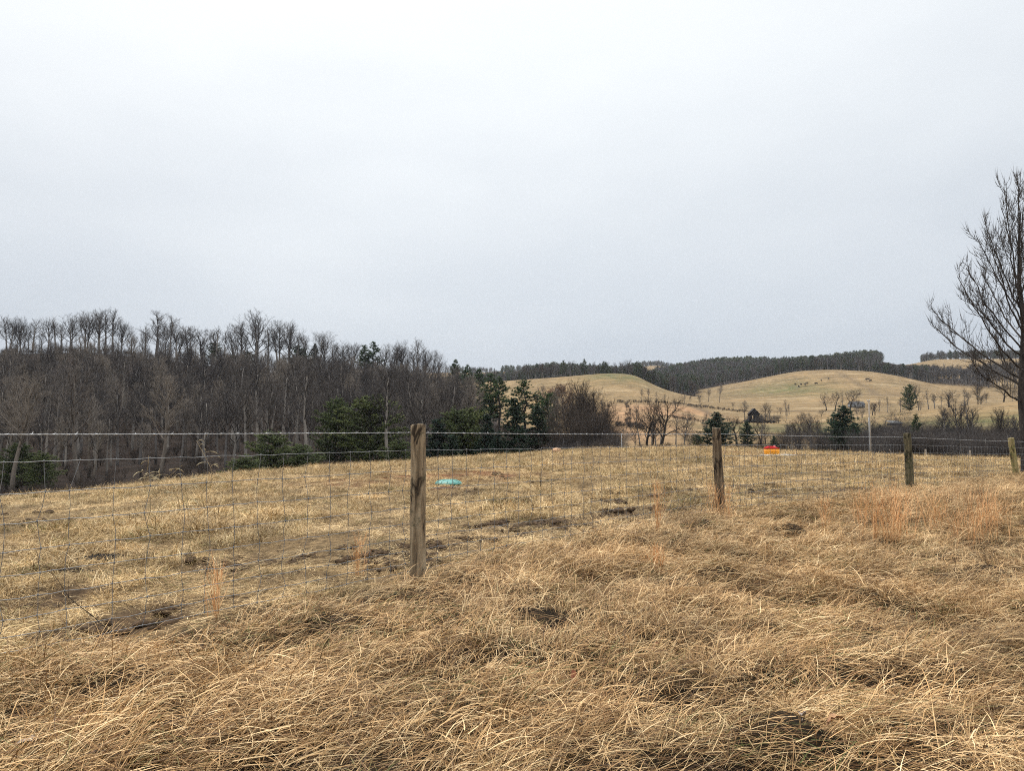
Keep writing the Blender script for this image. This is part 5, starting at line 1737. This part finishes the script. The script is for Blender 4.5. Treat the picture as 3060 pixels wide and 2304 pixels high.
# pale farmhouse behind the oaks
M['sid'] = simple('pale_siding', (0.15, 0.155, 0.16), (0.22, 0.225, 0.23), 2, .8)
M['shin'] = simple('grey_shingles', (0.06, 0.064, 0.072), (0.10, 0.105, 0.113), 3, .9)
M['glass'] = simple('dark_window', (0.02, 0.02, 0.025), (0.04, 0.04, 0.05), 3, .3)
r_ = 480.0
p = spot(2560, r_); sc = r_ / F
hs = empty('farmhouse', p, 'long low grey roofed farmhouse half hidden behind the bare oaks', 'house', None, R(90), .72)
w_, d_, h_, ri = 7.0, 10.5, 2.7, 1.9
g = Geo(); gable(g, w_, d_, h_, ri); link('wall', g.mesh('wall', M['sid']), hs)
g = Geo(); roof(g, w_, d_, h_, ri); link('roof', g.mesh('roof', M['shin']), hs)
for yy in (-3.4, -.6, 2.6):
    g = Geo(); g.box((-w_ / 2 - .09, yy, 1.5), (.06, 1.1, 1.2)); link('window', g.mesh('window', M['glass']), hs)
g = Geo(); gable(g, 3.2, 3, 2.6, 1.4); roof(g, 3.2, 3, 2.6, 1.4, .25)
link('porch', g.mesh('porch', M['sid']), hs, (-w_ / 2 - 1.6, 0.8, 0), (0, 0, R(-90)))

M['tin'] = simple('silver_tin', (0.10, 0.105, 0.11), (0.17, 0.175, 0.18), 2, .7)
r_ = 232.0
p = spot(2673, r_)
sh = empty('tin_shed', p, 'low shed with a flat silver tin roof on the slope right of the utility pole', 'shed', None, R(4))
g = Geo(); g.box((0, 0, .1), (3.0, 2.2, .8)); link('wall', g.mesh('wall', M['char2']), sh)
g = Geo(); g.box((0, -.1, .78), (3.4, 3.0, .08), M4=Matrix.Rotation(.24, 4, 'X')); link('roof', g.mesh('roof', M['tin']), sh)


def cow_mesh():
    bm_pts = [((0, -1.05, 1.25), .12), ((0, -.8, 1.15), .30), ((0, -.2, 1.08), .38), ((0, .45, 1.1), .37), ((0, .75, 1.2), .27), ((0, 1.05, 1.0), .17), ((0, 1.28, .62), .13), ((0, 1.42, .38), .09)]
    g = Geo()
    g.tube(np.array([q_[0] for q_ in bm_pts]), [q_[1] for q_ in bm_pts], 10)
    for sx in (-.2, .2):
        for yy, f in ((-.72, -.05), (.55, .04)):
            g.tube(np.array([[sx, yy, 1.0], [sx * 1.05, yy + f, .52], [sx * 1.05, yy - f, .0]]), [.14, .075, .06], 7)
        g.tube(np.array([[sx * .3, 1.15, .85], [sx * 1.1, 1.1, .86]]), [.05, .02], 5)
    g.tube(np.array([[0, -1.05, 1.3], [0, -1.16, 1.0], [0, -1.14, .55]]), [.035, .02, .035], 5)
    return g.mesh('cow', M['cow'], True)


M['cow'] = simple('dark_cowhide', (0.012, 0.010, 0.009), (0.04, 0.03, 0.026), 2, .8)
cm = cow_mesh()
first = None
for i, (px, py) in enumerate([(2377, 1151), (2387, 1158), (2394, 1152), (2406, 1153), (2411, 1148), (2439, 1149), (2454, 1140), (2476, 1135), (2593, 1138), (2602, 1140)]):
    p = ground(px, py, 560, 800)
    o = link('cow', cm, None, p, (0, 0, rng.uniform(0, 6.28)), 1.15 if i != 8 else 1.5)
    tag(o, 'dark cow grazing far off on the large bare hill', 'cow', 'dark cattle grazing on the large hill')


# ------------------------------------------------------------------ plants one can point at
def weed(px, py_base, ytop, lab, seed):
    q = np.random.default_rng(seed)
    p = ground(px, py_base)
    D = math.hypot(p.x, p.y)
    h = height_to(px, ytop, D) - p.z
    o = empty('dry_weed', p, lab, 'weed', 'dry weeds with drooping seed heads by the fence')
    g = Geo(); s_ = Geo()
    st = np.array([[q.normal(0, .012) * i, q.normal(0, .012) * i, h * i / 8] for i in range(9)])
    g.tube(st, np.linspace(.0045, .002, 9), 5)
    for j in range(13):
        t = q.uniform(.55, 1.0); c = st[int(t * 7.99)] + (0, 0, (t * 8 - int(t * 7.99)) * h / 8)
        a = q.uniform(0, 6.28); L = q.uniform(.09, .28) * (1.3 - .7 * t)
        pts = [c]
        el = q.uniform(.5, 1.0)
        for k_ in range(5):
            el -= .28
            pts.append(pts[-1] + np.array([math.cos(a) * math.cos(el), math.sin(a) * math.cos(el), math.sin(el)]) * L / 5)
        pts = np.array(pts)
        g.tube(pts, .0016, 4, False)
        s_.tube(pts[2:] + np.array([0, 0, -.001]), [.0022, .0042, .0042, .002], 5)
    link('stem', g.mesh('stem', M['weed']), o); link('seed_head', s_.mesh('seed_head', M['seed']), o)


weed(438, 1690, 1362, 'dry weed with pale drooping seed heads, leftmost behind the wire mesh', 1)
weed(461, 1685, 1400, 'shorter dry weed with spreading seed heads next to the leftmost one', 2)
weed(527, 1668, 1390, 'thin brownish dry weed between the two seed headed weeds', 3)
weed(615, 1650, 1318, 'tallest dry weed with arching seed heads rising over the woven wire', 4)
weed(560, 1690, 1420, 'low dry weed left beneath the tallest weed', 5)


def broom(px, py, n, h, spread, lab, seed):
    q = np.random.default_rng(seed)
    p = ground(px, py)
    g = Geo()
    base = np.stack([q.normal(0, spread * .5, n), q.normal(0, spread * .3, n), np.zeros(n)], 1)
    arcs(g, base, q.uniform(0, 2 * PI, n), q.uniform(1.2, 1.55, n), q.uniform(.7, 1.45, n), q.uniform(.6, 1.1, n) * h, q.uniform(.003, .006, n), tones(q, n), np.zeros(n), wander=.05, seed=seed)
    m = n * 3
    i = q.integers(0, n, m)
    b2 = base[i] + np.stack([q.normal(0, .02, m), q.normal(0, .02, m), q.uniform(.25, .8, m) * h], 1)
    arcs(g, b2, q.uniform(0, 2 * PI, m), q.uniform(.9, 1.5, m), q.uniform(.6, 1.4, m), q.uniform(.08, .22, m), q.uniform(.003, .006, m), tones(q, m), np.zeros(m), k=4, wander=.1, seed=seed + 1)
    tag(link('broomsedge_clump', g.mesh('broomsedge_clump', M['broomsedge']), None, p, (0, 0, 0)), lab, 'grass clump', 'upright orange broomsedge')


for a in [(2640, 1625, 34, .72, .30, 'tall dense orange grass clump left below the third fence post', 11),
          (2690, 1618, 20, .62, .22, 'orange grass clump just right of the tall dense one', 12),
          (2788, 1606, 20, .62, .22, 'orange grass clump right below the third fence post', 13),
          (2925, 1628, 22, .68, .26, 'orange grass clump below and left of the fourth fence post', 14),
          (2965, 1590, 14, .55, .20, 'thin orange grass clump nearest the fourth fence post', 15),
          (2880, 1640, 10, .45, .2, 'short orange grass clump between the two right clumps', 20),
          (2130, 1545, 9, .50, .10, 'orange grass stalks at the left foot of the second fence post', 16),
          (2170, 1560, 10, .55, .12, 'orange grass stalks at the right foot of the second fence post', 17),
          (1965, 1600, 11, .62, .06, 'narrow upright orange stalk left of the second fence post', 18),
          (2467, 1590, 8, .45, .10, 'small orange stalks between the second and third posts', 19),
          (2575, 1580, 8, .42, .10, 'small orange stalks left of the tall dense clump', 21),
          (1075, 1725, 8, .36, .05, 'small orange stalk left of the nearest fence post', 22),
          (643, 1850, 8, .34, .05, 'small orange stalk by the wire at the left', 23),
          (1965, 1720, 7, .25, .06, 'short orange stalk below the narrow upright one', 24)]:
    broom(a[0], a[1], int(a[2] * 2.2), a[3] * 1.25, *a[4:])


def twig(px, py, h, lab, seed, n=3):
    q = np.random.default_rng(seed); p = ground(px, py); g = Geo()
    for i in range(n):
        a = q.uniform(-.7, .7); pts = [np.zeros(3)]
        for k_ in range(6):
            a += q.normal(0, .08)
            pts.append(pts[-1] + np.array([math.sin(a), q.normal(0, .1), math.cos(a)]) * h / 6 * (1 if i == 0 else .6))
        g.tube(np.array(pts), np.linspace(.004, .0015, 7), 5)
        g.cones(np.array(pts[2:5]), np.array(pts[2:5]) + q.normal(0, .10, (3, 3)) * h + np.array([0, 0, .12 * h]), .0025)
    tag(link('sapling', g.mesh('sapling', M['bark_dark']), None, p), lab, 'sapling')


twig(1615, 1462, .75, 'dark leafless twig sapling in the pasture right of the teal lid', 1)
twig(340, 1905, .62, 'dark dead weed stem standing by the wire at the left', 3, 1)

M['leaf_grey'] = simple('grey_leaf', (0.27, 0.22, 0.19), (0.36, 0.30, 0.26), 12, .8)
M['leaf_tan'] = simple('tan_leaf', (0.36, 0.19, 0.10), (0.52, 0.31, 0.19), 12, .8)
M['leaf_red'] = simple('red_brown_leaf', (0.19, 0.065, 0.035), (0.32, 0.13, 0.07), 12, .8)


def leaf(px, py, L, W, az, m, lab, seed, up=.10):
    q = np.random.default_rng(seed); p = ground(px, py)
    g = Geo(); k = 9
    t = np.linspace(0, 1, k)
    w = W * np.sin(np.clip(t, .02, .98) * PI) ** .7 * (1 + q.normal(0, .10, k))
    V = []
    for i in range(k):
        for s_ in (-1, -.5, 0, .5, 1):
            V.append(((t[i] - .5) * L, s_ * w[i] / 2, .012 * abs(s_) + .018 * math.sin(t[i] * 4 + seed) + .004 * q.normal()))
    V = np.array(V); f = [(i * 5 + j, i * 5 + j + 1, (i + 1) * 5 + j + 1, (i + 1) * 5 + j) for i in range(k - 1) for j in range(4)]
    g.add(V, None, f); g.add(V + (0, 0, -.0015), None, [tuple(reversed(x)) for x in f])
    g.tube(np.array([[-L * .5, 0, .002], [-L * .62, .004, -.006]]), .0022, 5)
    tag(link('dead_leaf', g.mesh('dead_leaf', m, True), None, p + Vector((0, 0, up)), (R(-8), R(-12), az)), lab, 'leaf')


leaf(105, 2285, .17, .055, .95, M['leaf_grey'], 'large grey curled dead leaf in the bottom left corner', 1)
leaf(212, 2212, .17, .05, .90, M['leaf_tan'], 'orange tan torn dead leaf above the grey one', 2)
leaf(2622, 1866, .09, .05, .3, M['leaf_red'], 'dark red dead leaf on the flattened grass at the right', 3)
leaf(1715, 2085, .07, .035, 1.3, M['leaf_red'], 'small red brown dead leaf in the middle foreground', 4)
leaf(1960, 1985, .08, .04, .4, M['leaf_red'], 'reddish dead leaf right of centre in the foreground', 5)
leaf(2500, 2225, .09, .04, .2, M['leaf_tan'], 'pinkish tan dead leaf near the bottom right', 6)
leaf(2400, 2210, .06, .04, 1.2, M['leaf_grey'], 'small dark grey dead leaf near the bottom right', 7)


# ------------------------------------------------------------------ air
gz = np.zeros(len(bpy.data.objects['ground'].data.vertices) * 3, np.float32)
bpy.data.objects['ground'].data.vertices.foreach_get('co', gz)
z_lo, z_hi = float(gz[2::3].min()) - 1.0, float(gz[2::3].max()) + 19.0
print('haze', z_lo, z_hi)
g = Geo(); g.box((0, 0, (z_lo + z_hi) / 2), (6100, 6100, z_hi - z_lo))
hm = bpy.data.materials.new('haze'); hm.use_nodes = True
nt = hm.node_tree; nt.nodes.clear()
out = nt.nodes.new('ShaderNodeOutputMaterial'); vol = nt.nodes.new('ShaderNodeVolumePrincipled')
vol.inputs['Color'].default_value = (0.86, 0.90, 1.0, 1)
vol.inputs['Density'].default_value = 0.00006
vol.inputs['Anisotropy'].default_value = 0.2
nt.links.new(vol.outputs[0], out.inputs['Volume'])
hz = link('haze', g.mesh('haze', hm)); tag(hz, None, None, None, 'stuff')

# ------------------------------------------------------------------ daylight
SUN_EL, SUN_AZ = R(52), R(-35)          # azimuth measured from the view direction towards the right
w = bpy.data.worlds.new('World'); scene.world = w; w.use_nodes = True
nt = w.node_tree; nt.nodes.clear()
out = nt.nodes.new('ShaderNodeOutputWorld'); bg = nt.nodes.new('ShaderNodeBackground'); bg.inputs['Strength'].default_value = 0.1
sky = nt.nodes.new('ShaderNodeTexSky'); sky.sky_type = 'NISHITA'; sky.sun_disc = False
sky.sun_elevation = SUN_EL; sky.sun_rotation = SUN_AZ; sky.dust_density = 4.0; sky.air_density = 1.0
tc = nt.nodes.new('ShaderNodeTexCoord')
sep = nt.nodes.new('ShaderNodeSeparateXYZ'); nt.links.new(tc.outputs['Generated'], sep.inputs[0])
cn = noise(nt, mapping(nt, tc.outputs['Generated'], (1.0, 1.0, 2.6)), 1.9, 5, 0.55)
zz = math_n(nt, 'ADD', sep.outputs['Z'], math_n(nt, 'MULTIPLY', math_n(nt, 'SUBTRACT', cn, 0.5), 0.26), True)
cl = ramp(nt, zz, [(0.0, (0.49, 0.55, 0.625)), (0.09, (0.515, 0.572, 0.64)), (0.26, (0.655, 0.702, 0.750)), (0.43, (0.790, 0.832, 0.865)), (1.0, (1.0, 0.99, 0.96))])
# the overcast deck is brighter overhead than at the horizon
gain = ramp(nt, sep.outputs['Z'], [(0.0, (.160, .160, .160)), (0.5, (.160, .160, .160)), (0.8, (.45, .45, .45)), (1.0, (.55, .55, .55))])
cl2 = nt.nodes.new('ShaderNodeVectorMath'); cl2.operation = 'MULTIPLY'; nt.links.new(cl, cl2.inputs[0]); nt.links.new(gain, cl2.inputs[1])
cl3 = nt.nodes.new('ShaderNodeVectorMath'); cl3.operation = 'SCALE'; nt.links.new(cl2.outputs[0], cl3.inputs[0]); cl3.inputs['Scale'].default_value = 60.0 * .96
# a thinner, brighter part of the cloud deck ahead and up
dt = nt.nodes.new('ShaderNodeVectorMath'); dt.operation = 'DOT_PRODUCT'; nt.links.new(tc.outputs['Generated'], dt.inputs[0]); dt.inputs[1].default_value = (-0.05, .86, .50)
br = ramp(nt, math_n(nt, 'ADD', dt.outputs['Value'], math_n(nt, 'MULTIPLY', math_n(nt, 'SUBTRACT', cn, 0.5), 0.10)), [(0.78, (.95, .95, .955)), (1.0, (1.10, 1.09, 1.075))])
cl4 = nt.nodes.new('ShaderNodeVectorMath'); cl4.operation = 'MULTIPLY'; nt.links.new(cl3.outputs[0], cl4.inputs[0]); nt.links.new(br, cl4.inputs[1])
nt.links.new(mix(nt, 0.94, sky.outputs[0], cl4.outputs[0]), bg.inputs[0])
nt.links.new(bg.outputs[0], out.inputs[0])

sd = bpy.data.lights.new('sun', 'SUN'); sd.energy = 1.5; sd.angle = R(10); sd.color = (1.0, 0.96, 0.90)
so = bpy.data.objects.new('sun', sd); COL.objects.link(so)
dv = Vector((math.sin(SUN_AZ) * math.cos(SUN_EL), math.cos(SUN_AZ) * math.cos(SUN_EL), math.sin(SUN_EL)))
so.rotation_euler = dv.to_track_quat('Z', 'Y').to_euler(); so.location = (0, 0, 60)

vs = scene.view_settings
vs.view_transform = 'Standard'; vs.look = 'None'; vs.exposure = 0.30; vs.gamma = 1.0; vs.use_curve_mapping = False
cy = scene.cycles
cy.max_bounces = 4; cy.diffuse_bounces = 1; cy.glossy_bounces = 2; cy.transmission_bounces = 2; cy.volume_bounces = 1; cy.transparent_max_bounces = 4
cy.use_denoising = False
cy.use_adaptive_sampling = False
cy.filter_width = 1.05
cy.sample_clamp_indirect = 2.0
cy.sample_clamp_direct = 4.0
